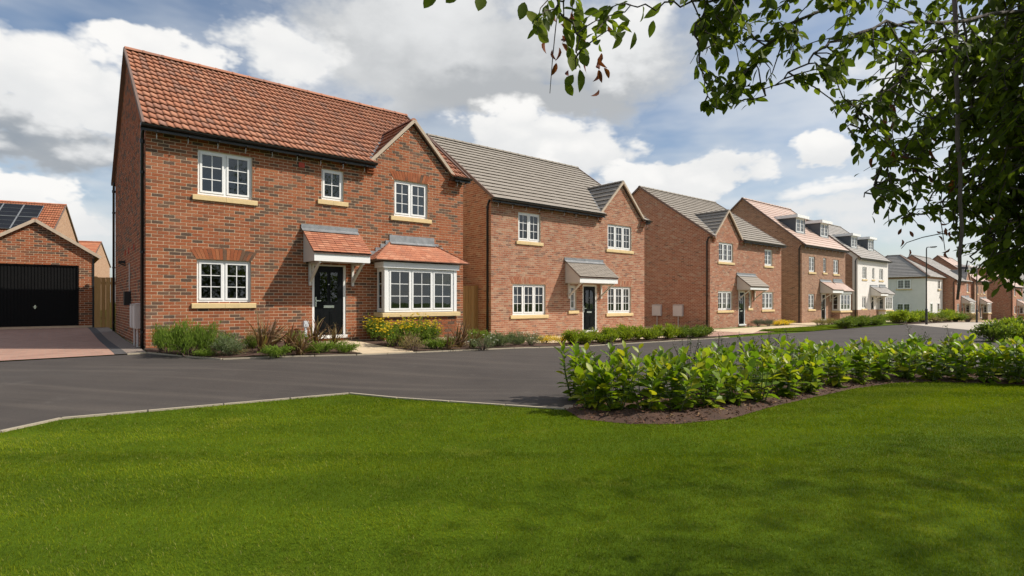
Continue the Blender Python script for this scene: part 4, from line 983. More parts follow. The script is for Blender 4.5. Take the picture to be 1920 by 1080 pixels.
tpl = (8.0 - 5.1) / 4.0; nS = Vector((0, 1, tpl)).normalized(); nN = Vector((0, -tpl, 1)).normalized()
for i in range(6):
    for j in range(2):
        p = Vector((7.95 - (i + 1) * 1.12, 0, 5.1)) + nS * (.9 + j * 1.75) + nN * .13
        pn = MB(); q = [p, p + Vector((1.08, 0, 0)), p + Vector((1.08, 0, 0)) + nS * 1.7, p + nS * 1.7]; pn.prism(q, nN * .035); sp = pn.build('solar_panel', M['solar'], L1)
        fr = MB()
        for k in range(4): fr.bar(q[k] + nN * .045, q[(k + 1) % 4] + nN * .045, .035, .02)
        for k in range(1, 3): fr.bar(q[0].lerp(q[3], k / 3) + nN * .04, q[1].lerp(q[2], k / 3) + nN * .04, .02, .01)
        fr.build('panel_frame', M['alloy'], sp)
L2 = house('brick_house', 'small distant orange roof between the garage and the first house', (-53.9, 56.5, .6), 9.0, 8.0, 5.0, 7.6, 'n', 'brick_buff', 'brick_buff', [(1, 2.2, 3.4, 4.5)], (4, .9, 1.9), roof='course', roof_m='pantile_orange', bricks=False, win_single=False, rot=R(24), group='houses beyond the garage')

# timber gates and fences between the houses
def board_fence(label, p, q, h, name='timber_fence'):
    (ax, ay), (bx, by) = p, q; L = math.hypot(bx - ax, by - ay); z = min(g(ax, ay), g(bx, by)) - .02
    f = thing(name, label, 'fence', (ax, ay, z), math.atan2(by - ay, bx - ax)); n = max(2, round(L / .125)); bw = L / n
    for k in range(n):
        hh = h + random.uniform(-.006, .006); MB().prism([(k * bw + .003, 0, 0), ((k + 1) * bw - .003, .004, 0), ((k + 1) * bw - .003, .02, 0), (k * bw + .003, .02, 0)], (0, 0, hh)).build('board', M['timber'], f)
    for zz in (.3, h - .25): MB().box(0, L, .021, .06, zz, zz + .09).build('rail', M['timber'], f)
    for x in (-.05, L - .04): MB().box(x, x + .09, .022, .11, 0, h + .03).build('post', M['timber'], f)
    return f
board_fence('brown timber gate between the garage and the leftmost house', W(-.38, 9.9), W(.3, 9.9), 1.8, 'timber_gate')
board_fence('brown timber fence between the first and second houses', W(8.46, 1.58), W(10.13, 1.58), 1.9)
for px_, lab in ((1272, 'left of two pale meter cabinets on the third house side wall'), (1294, 'right of two pale meter cabinets on the third house side wall')):
    s_ = {1272: 3.6, 1294: 2.2}[px_]; X, Y = (10.5 + s_ * DV[0] - .012 * DU[0], 29.4 + s_ * DV[1] - .012 * DU[1]); meter_box('meter_cabinet', lab, X, Y, -.05, ANG - math.pi / 2, .6, .62, .62, 'meter cabinets')
X, Y = 19.28 + 3.0 * DV[0] - .012 * DU[0], 36.9 + 3.0 * DV[1] - .012 * DU[1]; meter_box('meter_cabinet', 'pale meter cabinet on the brown brick house with dormers', X, Y, -.05, ANG - math.pi / 2, .62, .62, .62, 'meter cabinets')

def lamp(label, base, h):
    L_ = thing('street_lamp', label, 'street lamp', base, 0, 'street lamps')
    MB().tube([(0, 0, -.2), (0, 0, 1.0), (0, 0, 1.05)], [.07, .07, .045], 10).build('base', M['lamp_black'], L_, True)
    MB().tube([(0, 0, 1.0), (0, 0, h - .12), (.03, 0, h - .02), (.12, 0, h), (.3, 0, h + .02)], [.04, .032, .028, .026, .024], 9).build('pole', M['lamp_black'], L_, True)
    hd = MB(); hd.prism([(.25, -.06, h - .03), (.62, -.08, h), (.62, .08, h), (.25, .06, h - .03)], (0, 0, .06)); hd.build('lamp_head', M['lamp_black'], L_); MB().box(.33, .58, -.055, .055, h - .045, h - .025).build('lens', M['grey_post'], L_)
X, D, z = on_ground(1736, 607); lamp('black street lamp post standing before the white hipped house', (26.6, 35.6, g(26.6, 35.6) - .02), 4.98)
lamp('black street lamp post farther off, right of the hanging stem', (36.2, 43.2, g(36.2, 43.2) - .02), 4.55)

# ------------------------------------------------------------------ planting kit
def leaf_tmpl(w=.42, fold=.12, droop=.12, fine=False):
    """a leaf of unit length along +y with a folded midrib; w is its width"""
    if not fine:
        V = [(0, 0, 0), (-w / 2, .45, fold), (0, .45, 0), (w / 2, .45, fold), (0, 1, -droop)]
        F = [(0, 2, 1), (0, 3, 2), (1, 2, 4), (2, 3, 4)]
    else:
        st = [(0, 0.02), (.14, .55), (.38, 1.0), (.62, .96), (.84, .55), (1, 0.0)]; V = []; F = []
        for y, k in st:
            z = -droop * y * y; V += [(-w / 2 * k, y, z + fold * k), (0, y, z), (w / 2 * k, y, z + fold * k)]
        for i in range(len(st) - 1):
            a = i * 3; F += [(a, a + 1, a + 4), (a, a + 4, a + 3), (a + 1, a + 2, a + 5), (a + 1, a + 5, a + 4)]
    return np.array(V, float), np.array(F)
def frames(dirs, roll):
    """rotation matrices whose +y is dirs and whose +z leans upward, rolled"""
    d = dirs / (np.linalg.norm(dirs, axis=1, keepdims=True) + 1e-9); up = np.tile([0, 0, 1.], (len(d), 1)); up[np.abs(d[:, 2]) > .96] = [1, 0, 0]
    x = np.cross(d, up); x /= np.linalg.norm(x, axis=1, keepdims=True) + 1e-9; z = np.cross(x, d); c, s = np.cos(roll)[:, None], np.sin(roll)[:, None]
    x2 = x * c + z * s; z2 = -x * s + z * c
    return np.stack([x2, d, z2], axis=2)
def leaf_mass(pos, dirs, size, tmpl, roll=None):
    TV, TF = tmpl; n = len(pos); roll = RNG.normal(0, .5, n) if roll is None else roll
    Rm = frames(np.asarray(dirs, float), roll); V = np.einsum('nij,kj->nki', Rm, TV) * np.asarray(size).reshape(-1, 1, 1) + np.asarray(pos)[:, None, :]
    F = (TF[None] + (np.arange(n) * len(TV))[:, None, None]).reshape(-1, TF.shape[1])
    return V.reshape(-1, 3), F
SHRUB = {}
def shrub_meshes(kind, var):
    """a few bodies for every sort of bush, each one metre wide-ish, shared by its copies"""
    key = (kind, var)
    if key in SHRUB: return SHRUB[key]
    P = dict(feather=('l_bright', 2600, .075, .2, .5, .55), sage=('l_sage', 1900, .06, .32, .46, .5), lavender=('l_lav', 1100, .10, .12, .5, .6), lime=('l_lime', 1500, .09, .45, .5, .5), hedge=('l_hedge', 1300, .1, .45, .5, .55), flower=('l_bright', 1700, .075, .4, .5, .6), low=('l_bright', 1500, .075, .42, .5, .4), dry=('l_dry', 500, .09, .14, .5, .5), herb=('l_sage', 1100, .06, .35, .5, .5), privet=('l_privet', 420, .045, .5, .5, .9), yellowleaf=('yellow', 900, .06, .5, .5, .42))[kind]
    mat, n, ls, lw, rx, hz = P; parts = []
    st = MB(); tips = []; ns = 16 if kind != 'privet' else 9
    for k in range(ns):
        a = random.uniform(0, 2 * math.pi); r = rx * math.sqrt(random.uniform(.05, 1)); top = Vector((math.cos(a) * r, math.sin(a) * r, hz * random.uniform(.75, 1.15) * (1 - .45 * (r / rx) ** 2))); mid = top * .5 + Vector((0, 0, .08))
        st.tube([(top.x * .1, top.y * .1, -.03), mid, top], [.011, .008, .004], 4, False); tips.append(top)
    pos, dr = [], []
    for k in range(n):
        if kind == 'privet':
            t = random.choice(tips); f = random.uniform(.35, 1.0); p = t * f + Vector((random.gauss(0, .035), random.gauss(0, .035), random.gauss(0, .03))); d = Vector((random.gauss(0, 1), random.gauss(0, 1), .4))
        else:
            t = random.choice(tips); f = random.uniform(.25, 1.0) ** .7; p = t * f + Vector((random.gauss(0, .07), random.gauss(0, .07), random.gauss(0, .045)))
            d = Vector((p.x, p.y, .25 + random.random() * .7 + (1.3 if kind in ('lavender', 'feather') else 0))) + Vector((random.gauss(0, .35), random.gauss(0, .35), random.gauss(0, .3)))
        if p.z < .01: p.z = random.uniform(.01, .1)
        pos.append(p); dr.append(d)
    V, F = leaf_mass(np.array(pos), np.array(dr), RNG.uniform(.7, 1.25, n) * ls, leaf_tmpl(lw))
    parts.append(('foliage', np_mesh('foliage', V, F, M[mat])))
    parts.append(('stems', st.mesh('stems', M['stem'])))
    if kind in ('flower', 'herb'):
        m = 120 if kind == 'flower' else 16; fp, fd = [], []
        for k in range(m):
            t = random.choice(tips); p = t * random.uniform(.9, 1.15) + Vector((random.gauss(0, .11), random.gauss(0, .11), random.gauss(.05, .04)))
            for q in range(5): a = q * 1.2566 + k; fp.append(p); fd.append((math.cos(a), math.sin(a), .35))
        V, F = leaf_mass(np.array(fp), np.array(fd), np.full(len(fp), .046), leaf_tmpl(.8, .05, -.1)); parts.append(('flowers', np_mesh('flowers', V, F, M['yellow' if kind == 'flower' else 'whiteflower'])))
    SHRUB[key] = parts
    return parts
def shrub(kind, label, x, y, sx, sz, name='shrub', group=None, cat='shrub', nvar=3):
    o = thing(name, label, cat, (x, y, g(x, y) + .005), random.uniform(0, 6.28), group); sx *= 1.3; sz *= {'feather': 1.6, 'sage': 1.7, 'lavender': 1.3, 'privet': 1.2, 'lime': 1.8, 'hedge': 1.5, 'flower': 1.7, 'yellowleaf': 1.4}.get(kind, 1.7); o.scale = (sx, sx * random.uniform(.9, 1.1), sz)
    for nm, me in shrub_meshes(kind, random.randrange(nvar)):
        c = link(nm, me, o)
        if nm == 'foliage' or nm == 'flowers': c['kind'] = 'stuff'
    return o
def strap_mesh(L, w, bend, mat):
    k = 7; mb = MB()
    for i in range(k):
        t = i / (k - 1); a = bend * t; r = L * t; x = r * math.sin(a * .75); z = r * math.cos(a * .75); ww = w * (1 - t ** 2.2) * .5 + .001
        mb.v += [(x, -ww, z + ww * .25), (x, 0, z), (x, ww, z + ww * .25)]
    for i in range(k - 1):
        a = i * 3; mb.f += [(a, a + 1, a + 4, a + 3), (a + 1, a + 2, a + 5, a + 4)]
    return mb.mesh('leaf', mat)
STRAPS = [strap_mesh(random.uniform(.45, .75), random.uniform(.022, .034), b, M['l_bronze']) for b in (.15, .35, .55, .8, 1.1, 1.6)]
def strap_plant(label, x, y, s=1.0, n=46, group='bronze strap-leaved plants'):
    o = thing('strap_leaf_plant', label, 'plant', (x, y, g(x, y)), 0, group)
    for k in range(n):
        l = link('leaf', random.choice(STRAPS), o, (random.gauss(0, .03), random.gauss(0, .03), 0)); l.rotation_mode = 'ZYX'; l.rotation_euler = (random.gauss(0, .15), abs(random.gauss(.28, .3)), random.uniform(0, 6.28)); q = 1.4 * s * random.uniform(.7, 1.12); l.scale = (q, q, q)
    return o
ORD = ['first', 'second', 'third', 'fourth', 'fifth', 'sixth', 'seventh', 'eighth', 'ninth', 'tenth', 'eleventh', 'twelfth', 'thirteenth', 'fourteenth', 'fifteenth', 'sixteenth', 'seventeenth', 'eighteenth', 'nineteenth', 'twentieth']

# beds before the first house: pixel of the foot in the photograph, width, height
for px, py, w_, h_, kind, lab in [
    (300, 662, .52, .55, 'feather', 'small feathery green bush at the leftmost house corner'),
    (352, 668, .72, .72, 'feather', 'largest feathery green bush under the leftmost lower window'),
    (392, 666, .62, .62, 'feather', 'feathery green bush right of the largest one under the window'),
    (437, 669, .62, .5, 'sage', 'low grey-green bush right of the feathery green bushes'),
    (425, 657, .5, .45, 'sage', 'smaller grey-green bush close behind the feathery green bushes'),
    (520, 670, .5, .35, 'low', 'low bright green plant at the tarmac edge among strap leaves'),
    (562, 655, .5, .55, 'low', 'green bush at the foot of the pale grey post'),
    (604, 664, .45, .4, 'low', 'low green bush left of the cream path and black door'),
    (648, 663, .42, .36, 'low', 'little green plant beside the cream path edge'),
    (470, 654, .4, .5, 'dry', 'pale dry grassy plant against the leftmost house wall'),
    (706, 641, .55, .7, 'flower', 'yellow-flowered bush nearest the cream path under the bay'),
    (742, 652, .6, .68, 'flower', 'tall yellow-flowered bush in front of the bay window middle'),
    (778, 650, .62, .68, 'flower', 'widest yellow-flowered bush under the bay window'),
    (806, 647, .5, .62, 'flower', 'rightmost yellow-flowered bush under the bay window'),
    (822, 656, .62, .4, 'low', 'low green bush in front of the yellow-flowered bushes'),
    (775, 660, .5, .45, 'dry', 'brownish thin plant before the yellow flowers at the kerb'),
    (893, 640, .6, .5, 'low', 'round green bush before the timber fence'),
    (905, 656, .55, .4, 'herb', 'white-flowered low bush left of the second house'),
    (938, 652, .6, .5, 'sage', 'grey-green bush below the second house left window'),
    (968, 650, .55, .5, 'sage', 'grey-green bush second in the row below the second house window'),
    (996, 650, .5, .48, 'herb', 'white-flowered bush left of the yellow-leaved bushes'),
    (1022, 645, .6, .42, 'yellowleaf', 'bright yellow-leaved low bush in the second house bed'),
    (1052, 644, .58, .40, 'yellowleaf', 'yellow-leaved low bush right of the brightest one'),
]:
    X, D, z = on_ground(px, py); shrub(kind, lab, X, D, w_, h_, 'flowering_shrub' if kind in ('flower', 'herb') else 'shrub', 'bushes in the first house beds')
for px, py, s_, lab in [(487, 663, 1.0, 'tall bronze strap-leaved plant in the middle of the left bed'), (538, 664, .85, 'bronze strap-leaved plant left of the pale grey post'), (583, 660, .95, 'bronze strap-leaved plant in front of the black door left jamb'),
                        (858, 652, .9, 'bronze strap-leaved plant right of the bay window'), (885, 654, .62, 'small bronze strap-leaved plant before the timber fence'), (760, 657, .6, 'small bronze strap-leaved plant under the yellow flowers'), (505, 655, .8, 'bronze strap-leaved plant just behind the tallest one'), (622, 652, .7, 'bronze strap-leaved plant before the black door'), (560, 667, .6, 'small bronze strap-leaved plant at the kerb below the grey post'), (838, 657, .55, 'small bronze strap-leaved plant at the kerb right of the bay')]:
    X, D, z = on_ground(px, py); strap_plant(lab, X, D, s_)
for side, n_, (ua, ub), (va, vb) in (('left', 14, (.3, 3.3), (-2.3, -.35)), ('right', 14, (5.0, 9.4), (-2.7, -.8))):
    sp = sorted((random.uniform(ua, ub), random.uniform(va, vb)) for _ in range(n_)); sp = [q for q in sp if q[1] > -.9 - 1.55 * q[0]]
    for i, (u_, v_) in enumerate(sp):
        X, Y = W(u_, v_); shrub(random.choice(['low', 'dry', 'sage', 'feather']), f'{ORD[i]} small filler plant from the left in the bed {side} of the cream path', X, Y, random.uniform(.25, .42), random.uniform(.18, .3), 'ground_plant', 'small filler plants in the first house bed', 'plant')
for i in range(20):
    u_ = 10.6 + i * .405; X, Y = W(u_, -2.62 + random.gauss(0, .06)); k = 'lime' if i < 14 else 'hedge'
    shrub(k, f'{ORD[i]} bush from the left in the low yellow-green hedge before the second house', X, Y, .55, random.uniform(.4, .55), 'hedge_bush', 'low hedge before the second house')
for px, py, lab in ((1070, 628, 'grey lavender ball left of the pale post at the second house'), (1103, 628, 'grey lavender ball left of the second house door'), (1120, 627, 'grey lavender ball right of the second house door'), (1422, 612, 'grey lavender ball left before the third house'), (1441, 612, 'grey lavender ball right before the third house')):
    X, D, z = on_ground(px, py); shrub('lavender', lab, X, D, .62, .55, 'lavender_bush', 'lavender balls')
for i, (px, py) in enumerate(((1455, 611), (1466, 610), (1476, 609))):
    X, D, z = on_ground(px, py); shrub('yellowleaf', f'{ORD[i]} yellow bush from the left on the third house lawn', X, D, .75, .5, 'shrub', 'yellow bushes on the lawn')
for i in range(5): X, Y = W(33.9 + i * .7, -.6); shrub('dry', f'{ORD[i]} dry brownish bush from the left before the brown brick house', X, Y, .8, .45, 'shrub', 'dry bushes before the dormer house')
for i in range(14): X, Y = W(31.0 + i * .55, -2.9 + .03 * i + random.gauss(0, .1)); shrub('hedge', f'{ORD[i]} bush from the left in the dark low hedge at the lawn corner', X, Y, .8, random.uniform(.52, .68), 'hedge_bush', 'low hedge at the lawn corner')
for i in range(20): X, Y = W(41.5 + i * 1.05, -2.3 + random.gauss(0, .3)); shrub(random.choice(['hedge', 'dry', 'lime']), f'{ORD[i]} scrubby bush from the left in the verge behind the lamp posts', X, Y, 1.2, random.uniform(.6, 1.0), 'verge_bush', 'scrub on the far verge')
for i, (px, py) in enumerate(((1862, 640), (1880, 634), (1897, 636), (1915, 640), (1888, 622), (1908, 619))):
    X, D, z = on_ground(px, py); shrub(['hedge', 'lime', 'hedge', 'lime', 'privet', 'hedge'][i], f'{ORD[i]} bush from the left in the clump at the right edge beyond the hedge', X, D, .9, .75, 'verge_bush', 'bushes at the right edge')

# ------------------------------------------------------------------ laurel hedge
LTM = [leaf_tmpl(.52, .07, .14, True), leaf_tmpl(.46, .10, .28, True), leaf_tmpl(.56, .04, .04, True)]
LME = []
for tv, tf in LTM:
    me = bpy.data.meshes.new('leaf'); me.from_pydata([tuple(v) for v in tv], [], [tuple(int(i) for i in f) for f in tf]); me.materials.append(M['l_laurel']); me.shade_smooth(); LME.append(me)
def laurel(label, x, y, h, joined, group):
    o = thing('laurel_bush', label, 'shrub', (x, y, g(x, y) + .02), 0, group); st = MB(); pos, dr, sz = [], [], []
    for k in range(random.choice((9, 10, 11))):
        a = random.uniform(0, 6.28); r = random.uniform(.03, .30); hh = h * random.uniform(.62, 1.06); tip = Vector((math.cos(a) * r, math.sin(a) * r, hh)); base = Vector((math.cos(a) * r * .25, math.sin(a) * r * .25, -.04)); mid = base.lerp(tip, .5) + Vector((math.cos(a), math.sin(a), 0)) * .03
        st.tube([base, mid, tip], [.009, .007, .004], 5, False)
        nl = 13; ph = random.uniform(0, 6)
        for i in range(nl):
            t = .06 + .94 * i / (nl - 1); p = base.lerp(mid, t * 2) if t < .5 else mid.lerp(tip, t * 2 - 1); b = ph + i * 2.4; e = .05 + 1.5 * max(0, t - .35) + random.gauss(0, .15)
            pos.append(p); dr.append(Vector((math.cos(b) * math.cos(e), math.sin(b) * math.cos(e), math.sin(e)))); sz.append(random.uniform(.125, .205) * (.75 if t > .93 else 1))
    st.build('stems', M['green_stem'], o)
    if joined:
        V, F = leaf_mass(np.array(pos), np.array(dr), np.array(sz), LTM[0], RNG.normal(0, .3, len(pos))); f = link('foliage', np_mesh('foliage', V, F, M['l_laurel'], True), o); f['kind'] = 'stuff'
    else:
        Rm = frames(np.array([tuple(d) for d in dr]), RNG.normal(0, .35, len(pos)))
        for p, r_, s_ in zip(pos, Rm, sz):
            l = link('leaf', random.choice(LME), o); l.matrix_local = Matrix.Translation(p) @ (Matrix(r_.tolist()) * s_).to_4x4()
    return o
rowf = [(1112, 759), (1152, 763), (1212, 764), (1268, 762), (1322, 757), (1372, 750), (1422, 743), (1470, 735), (1516, 727), (1560, 720), (1604, 714), (1650, 709), (1698, 707), (1746, 707), (1796, 708), (1846, 710), (1898, 712), (1955, 714), (2015, 717)]
for i, (px, py) in enumerate(rowf):
    X, D, z = on_ground(px, py + (12 if i < 9 else 7)); laurel(f'{ORD[i]} glossy laurel from the kerb end in the front row of the hedge', X, D, random.uniform(.50, .68), False, 'laurel hedge front row')
for i in range(20):
    t = i / 19 * 18; j = min(int(t), 17); f = t - j
    a, b = on_ground(*rowf[j]), on_ground(*rowf[j + 1]); x, y = a[0] + (b[0] - a[0]) * f, a[1] + (b[1] - a[1]) * f
    laurel(f'{ORD[i]} laurel from the kerb end in the back row of the hedge', x - .16 + random.gauss(0, .05), y + .42 + random.gauss(0, .06), random.uniform(.54, .76), True, 'laurel hedge back row')
for i, (px, py) in enumerate(((1140, 742), (1290, 733), (1345, 727), (1400, 722), (1440, 717), (1490, 710), (1720, 692), (1790, 693))):
    X, D, z = on_ground(px, py); shrub('privet', f'{ORD[i]} thin dark twiggy bush from the left among the laurels', X, D, .55, random.uniform(.78, .95), 'privet_bush', 'twiggy bushes in the laurel hedge', nvar=4)
def inside(x, y, poly):
    c = False; n = len(poly)
    for i in range(n):
        (x1, y1), (x2, y2) = poly[i], poly[i - 1]
        if (y1 > y) != (y2 > y) and x < (x2 - x1) * (y - y1) / (y2 - y1) + x1: c = not c
    return c
# bark chips and fallen bits on the hedge bed
pos, dr = [], []; bp = BEDF + BEDB
while len(pos) < 7500:
    x, y = random.uniform(.3, 12.5), random.uniform(6.3, 11.5)
    if not inside(x, y, bp): continue
    pos.append((x, y, g(x, y) + .008 + .05 * (mnoise.noise((x * 2.1, y * 2.1, 0)) + .9) * min(1, edge_dist(x, y, bp) / .25))); dr.append((random.gauss(0, 1), random.gauss(0, 1), random.gauss(0, .35)))
V, F = leaf_mass(np.array(pos), np.array(dr), RNG.uniform(.025, .075, len(pos)), leaf_tmpl(.35, .12, .05))
tag(link('bark_mulch', np_mesh('bark_mulch', V, F, M['chip'])), 'brown bark chips and fallen leaves under the laurel hedge', 'mulch', None, 'stuff')

# ------------------------------------------------------------------ lawn grass
def grass(name, label, poly, box, n, hgt, wid, ymax=None, fade=None):
    P = []
    x0, x1, y0, y1 = box
    pts = RNG.uniform((x0, y0), (x1, y1), (n, 2))
    px = np.array(poly); keep = np.zeros(n, bool); xx, yy = pts[:, 0], pts[:, 1]
    for i in range(len(px)):
        ax, ay = px[i]; bx, by = px[i - 1]
        c = (ay > yy) != (by > yy)
        with np.errstate(divide='ignore', invalid='ignore'): xi = (bx - ax) * (yy - ay) / (by - ay) + ax
        keep ^= c & (xx < xi)
    vis = (np.abs(xx) < .96 * yy + .5)
    pts = pts[keep & vis]; n = len(pts)
    z = np.array([g(a, b) for a, b in pts]) - .008
    clump = np.array([mnoise.noise((a * 2.3, b * 2.3, 1.7)) for a, b in pts])
    h = hgt * RNG.uniform(.55, 1.25, n) * (1 + .25 * clump); a = RNG.uniform(0, 6.283, n)
    st_ = np.sin((-.53 * pts[:, 0] + .848 * pts[:, 1]) * 2 * np.pi / 1.9) > 0          # the mower laid the grass over in lanes
    lane = RNG.random(n) < .72; a = np.where(lane, np.where(st_, .56, .56 + np.pi) + RNG.normal(0, .5, n), a); lean = RNG.uniform(.2, 1.0, n); dx, dy = np.cos(a), np.sin(a); w = wid * RNG.uniform(.7, 1.3, n) * np.clip(pts[:, 1] / 4, .8, 3)
    B = np.stack([pts[:, 0], pts[:, 1], z], 1); sx = np.stack([-dy, dx, np.zeros(n)], 1) * w[:, None] / 2
    m = B + np.stack([dx * lean * h * .35, dy * lean * h * .35, h * .6], 1); t = B + np.stack([dx * lean * h, dy * lean * h, h * (1 - .25 * lean)], 1)
    V = np.stack([B - sx, B + sx, m + sx * .8, m - sx * .8, t], 1).reshape(-1, 3); k = np.arange(n)[:, None] * 5
    F = np.concatenate([k + np.array([[0, 1, 2]]), k + np.array([[0, 2, 3]]), k + np.array([[3, 2, 4]])], 0)
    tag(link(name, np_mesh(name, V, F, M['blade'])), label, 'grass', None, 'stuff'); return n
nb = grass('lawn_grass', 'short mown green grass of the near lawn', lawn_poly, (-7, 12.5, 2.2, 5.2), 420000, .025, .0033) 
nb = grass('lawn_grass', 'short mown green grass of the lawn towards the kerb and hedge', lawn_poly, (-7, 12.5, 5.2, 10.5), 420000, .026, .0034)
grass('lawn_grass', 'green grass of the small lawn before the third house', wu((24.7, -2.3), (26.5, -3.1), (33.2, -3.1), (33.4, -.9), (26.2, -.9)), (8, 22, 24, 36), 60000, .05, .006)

# ------------------------------------------------------------------ the tree that overhangs from the right
TB = (4.6, 1.7); TZ = g(*TB)
tree = thing('plum_tree', 'dark leafy tree whose branches overhang the right side of the picture', 'tree', (TB[0], TB[1], TZ))
T0 = Vector((TB[0], TB[1], TZ))
def lo(v): return Vector(v) - T0
MB().tube([lo((4.6, 1.7, TZ - .2)), lo((4.56, 1.72, .8)), lo((4.5, 1.8, 1.9)), lo((4.8, 1.8, 3.6)), lo((5.6, 1.9, 5.0))], [.2, .17, .14, .10, .04], 10).build('trunk', M['bark'], tree, True)
fork = Vector((4.5, 1.8, 2.0))
limbs = [   # way points as (px, py, depth)
    [(1960, 20, 3.2), (1700, 40, 2.3), (1560, 80, 2.0), (1480, 140, 1.9), (1400, 190, 1.8)],
    [(1950, -90, 3.0), (1640, -60, 2.0), (1440, -20, 1.6), (1310, 5, 1.5), (1210, 15, 1.45), (1130, 30, 1.4)],
    [(1960, 80, 4.0), (1720, 90, 3.0), (1690, 150, 2.8), (1620, 200, 2.7), (1590, 240, 2.7)],
    [(1960, 160, 4.4), (1790, 200, 3.9), (1720, 250, 3.7), (1650, 330, 3.6), (1620, 370, 3.5)],
    [(1960, 300, 4.2), (1820, 330, 4.0), (1760, 390, 3.9), (1690, 410, 3.8)],
    [(1980, 380, 4.4), (1860, 430, 4.4), (1830, 470, 4.4), (1810, 510, 4.4)],
    [(1990, 420, 4.6), (1900, 480, 4.6), (1870, 515, 4.6)],
    [(1950, -120, 3.0), (1500, -80, 1.7), (1330, -30, 1.5), (1305, 60, 1.5), (1315, 140, 1.55), (1335, 190, 1.55)],
    [(1800, -80, 2.5), (1480, 40, 1.8), (1420, 110, 1.8), (1370, 180, 1.8)],
    [(1700, -120, 2.0), (1250, -70, 1.4), (1080, -40, 1.35), (1040, 10, 1.35), (1090, 70, 1.35), (1080, 130, 1.35)],
]
twigs = []
for wp in limbs:
    pts = [fork] + [at(p[0], p[1], p[2] * (.6 if p[2] > 2 else .6 + .3 * (2 - p[2]))) for p in wp]; dense = []
    for a, b in zip(pts[:-1], pts[1:]):
        jt = .004 * min(a.y, b.y)
        for k in range(6): dense.append(a.lerp(b, k / 6) + Vector((random.gauss(0, jt), random.gauss(0, jt), random.gauss(0, jt))))
    dense.append(pts[-1]); n = len(dense)
    MB().tube([lo(p) for p in dense], [(.011 * (1 - i / n) ** 1.2 + .0025) * min(1, max(.35, dense[i].y / 3)) for i in range(n)], 6).build('branch', M['bark'], tree, True)
    for i in range(n // 4, n, 1): twigs.append((dense[i], (dense[i] - dense[max(0, i - 2)]).normalized(), i / n))
tw = MB(); LP, LD = [], []
FX = [-400, 800, 812, 832, 840, 890, 905, 925, 935, 955, 975, 1010, 1030, 1055, 1085, 1130, 1140, 1180, 1230, 1262, 1276, 1284, 1296, 1312, 1340, 1370, 1400, 1440, 1480, 1510, 1545, 1570, 1600, 1612, 1592, 1625, 1650, 1690, 1735, 1770, 1785, 1800, 1830, 1850, 1930, 3000]
FX = sorted(FX); FY = [-20, -20, 20, 20, -10, -10, 24, 24, -10, 10, 88, 88, 45, 150, 182, 158, 62, 78, 72, 28, 8, 60, 165, 236, 218, 208, 202, 192, 165, 172, 192, 245, 330, 300, 350, 390, 440, 428, 442, 425, 485, 490, 525, 546, 546, 700]
def hangs(p, slack=0):
    """the crown's ragged lower rim: true where the tree has foliage"""
    if p.y < .35: return True
    px, py = 960 + FPX * p.x / p.y, HOR - FPX * (p.z - CAMZ) / p.y
    return py < float(np.interp(px, FX, FY)) + slack
def spray(p, d, L):
    """a twig with leaves in two ranks"""
    q = [p]
    for k in range(5): d = (d + Vector((random.gauss(0, .22), random.gauss(0, .22), random.gauss(-.12, .2)))).normalized(); q.append(q[-1] + d * L / 5)
    if not all(hangs(x, -6) for x in q): return False
    f_ = min(1, max(.3, p.y / 3)); tw.tube([lo(x) for x in q], [r_ * f_ for r_ in (.005, .004, .0035, .003, .002, .0015)], 4, False)
    for k in range(1, 6):
        for s in (-1, 1, 0):
            if random.random() < .25: continue
            sd = d.cross(Vector((0, 0, 1))); sd = sd.normalized() if sd.length > .01 else Vector((1, 0, 0)); lp = q[k] + d * random.uniform(-.5, .5) * L / 5; ld = d * .6 + sd * s * .9 + Vector((random.gauss(0, .3), random.gauss(0, .3), random.gauss(-.35, .3)))
            if hangs(lp) and hangs(lp + ld.normalized() * .05, 12): LP.append(lp); LD.append(ld)
for p, d, t in twigs:
    for k in range(3 if p.y > 1.75 else (2 if 960 + FPX * p.x / p.y > 1275 else (1 if random.random() < .7 else 0))):
        sd = Vector((random.gauss(0, 1), random.gauss(0, 1), random.gauss(-.25, .7))).normalized(); k_ = min(1, max(.5, p.y / 2.6)); spray(p, (d * .5 + sd).normalized(), random.uniform(.16, .34) * k_)
# the body of the crown: clumps filling a drooping dome, gaps left between clumps
EL = [((3.05, 1.85, 2.6), (1.6, .62, 1.1)), ((2.4, 1.85, 2.4), (.92, .55, .7)), ((2.52, 2.0, 2.16), (.92, .5, .77)), ((2.52, 2.0, 2.16), (.92, .5, .77)), ((2.65, 2.4, 1.98), (.66, .26, .66))]
def crown_ok(p):
    if p.y < .6: return False
    px, py = 960 + FPX * p.x / p.y, HOR - FPX * (p.z - CAMZ) / p.y
    edge = float(np.interp(py, [-400, 0, 120, 220, 300, 380, 440, 500, 540], [1480, 1500, 1540, 1590, 1610, 1650, 1745, 1800, 1850]))
    return px > edge + 25 * math.sin(py * .06) and py < 548
k = 0
while k < 2700:
    (c, r) = random.choice(EL); a = Vector((random.gauss(0, 1), random.gauss(0, 1), random.gauss(0, 1))).normalized() * random.uniform(.25, 1) ** .5; p = Vector((c[0] + a.x * r[0], c[1] + a.y * r[1], c[2] + a.z * r[2]))
    if mnoise.noise(p * 2.9) < -.06 or not crown_ok(p) or p.z < 1.35: continue
    spray(p, Vector((random.gauss(-.4, .7), random.gauss(0, .7), random.gauss(-.25, .4))).normalized(), random.uniform(.14, .28)); k += 1
HP, HD = [], []
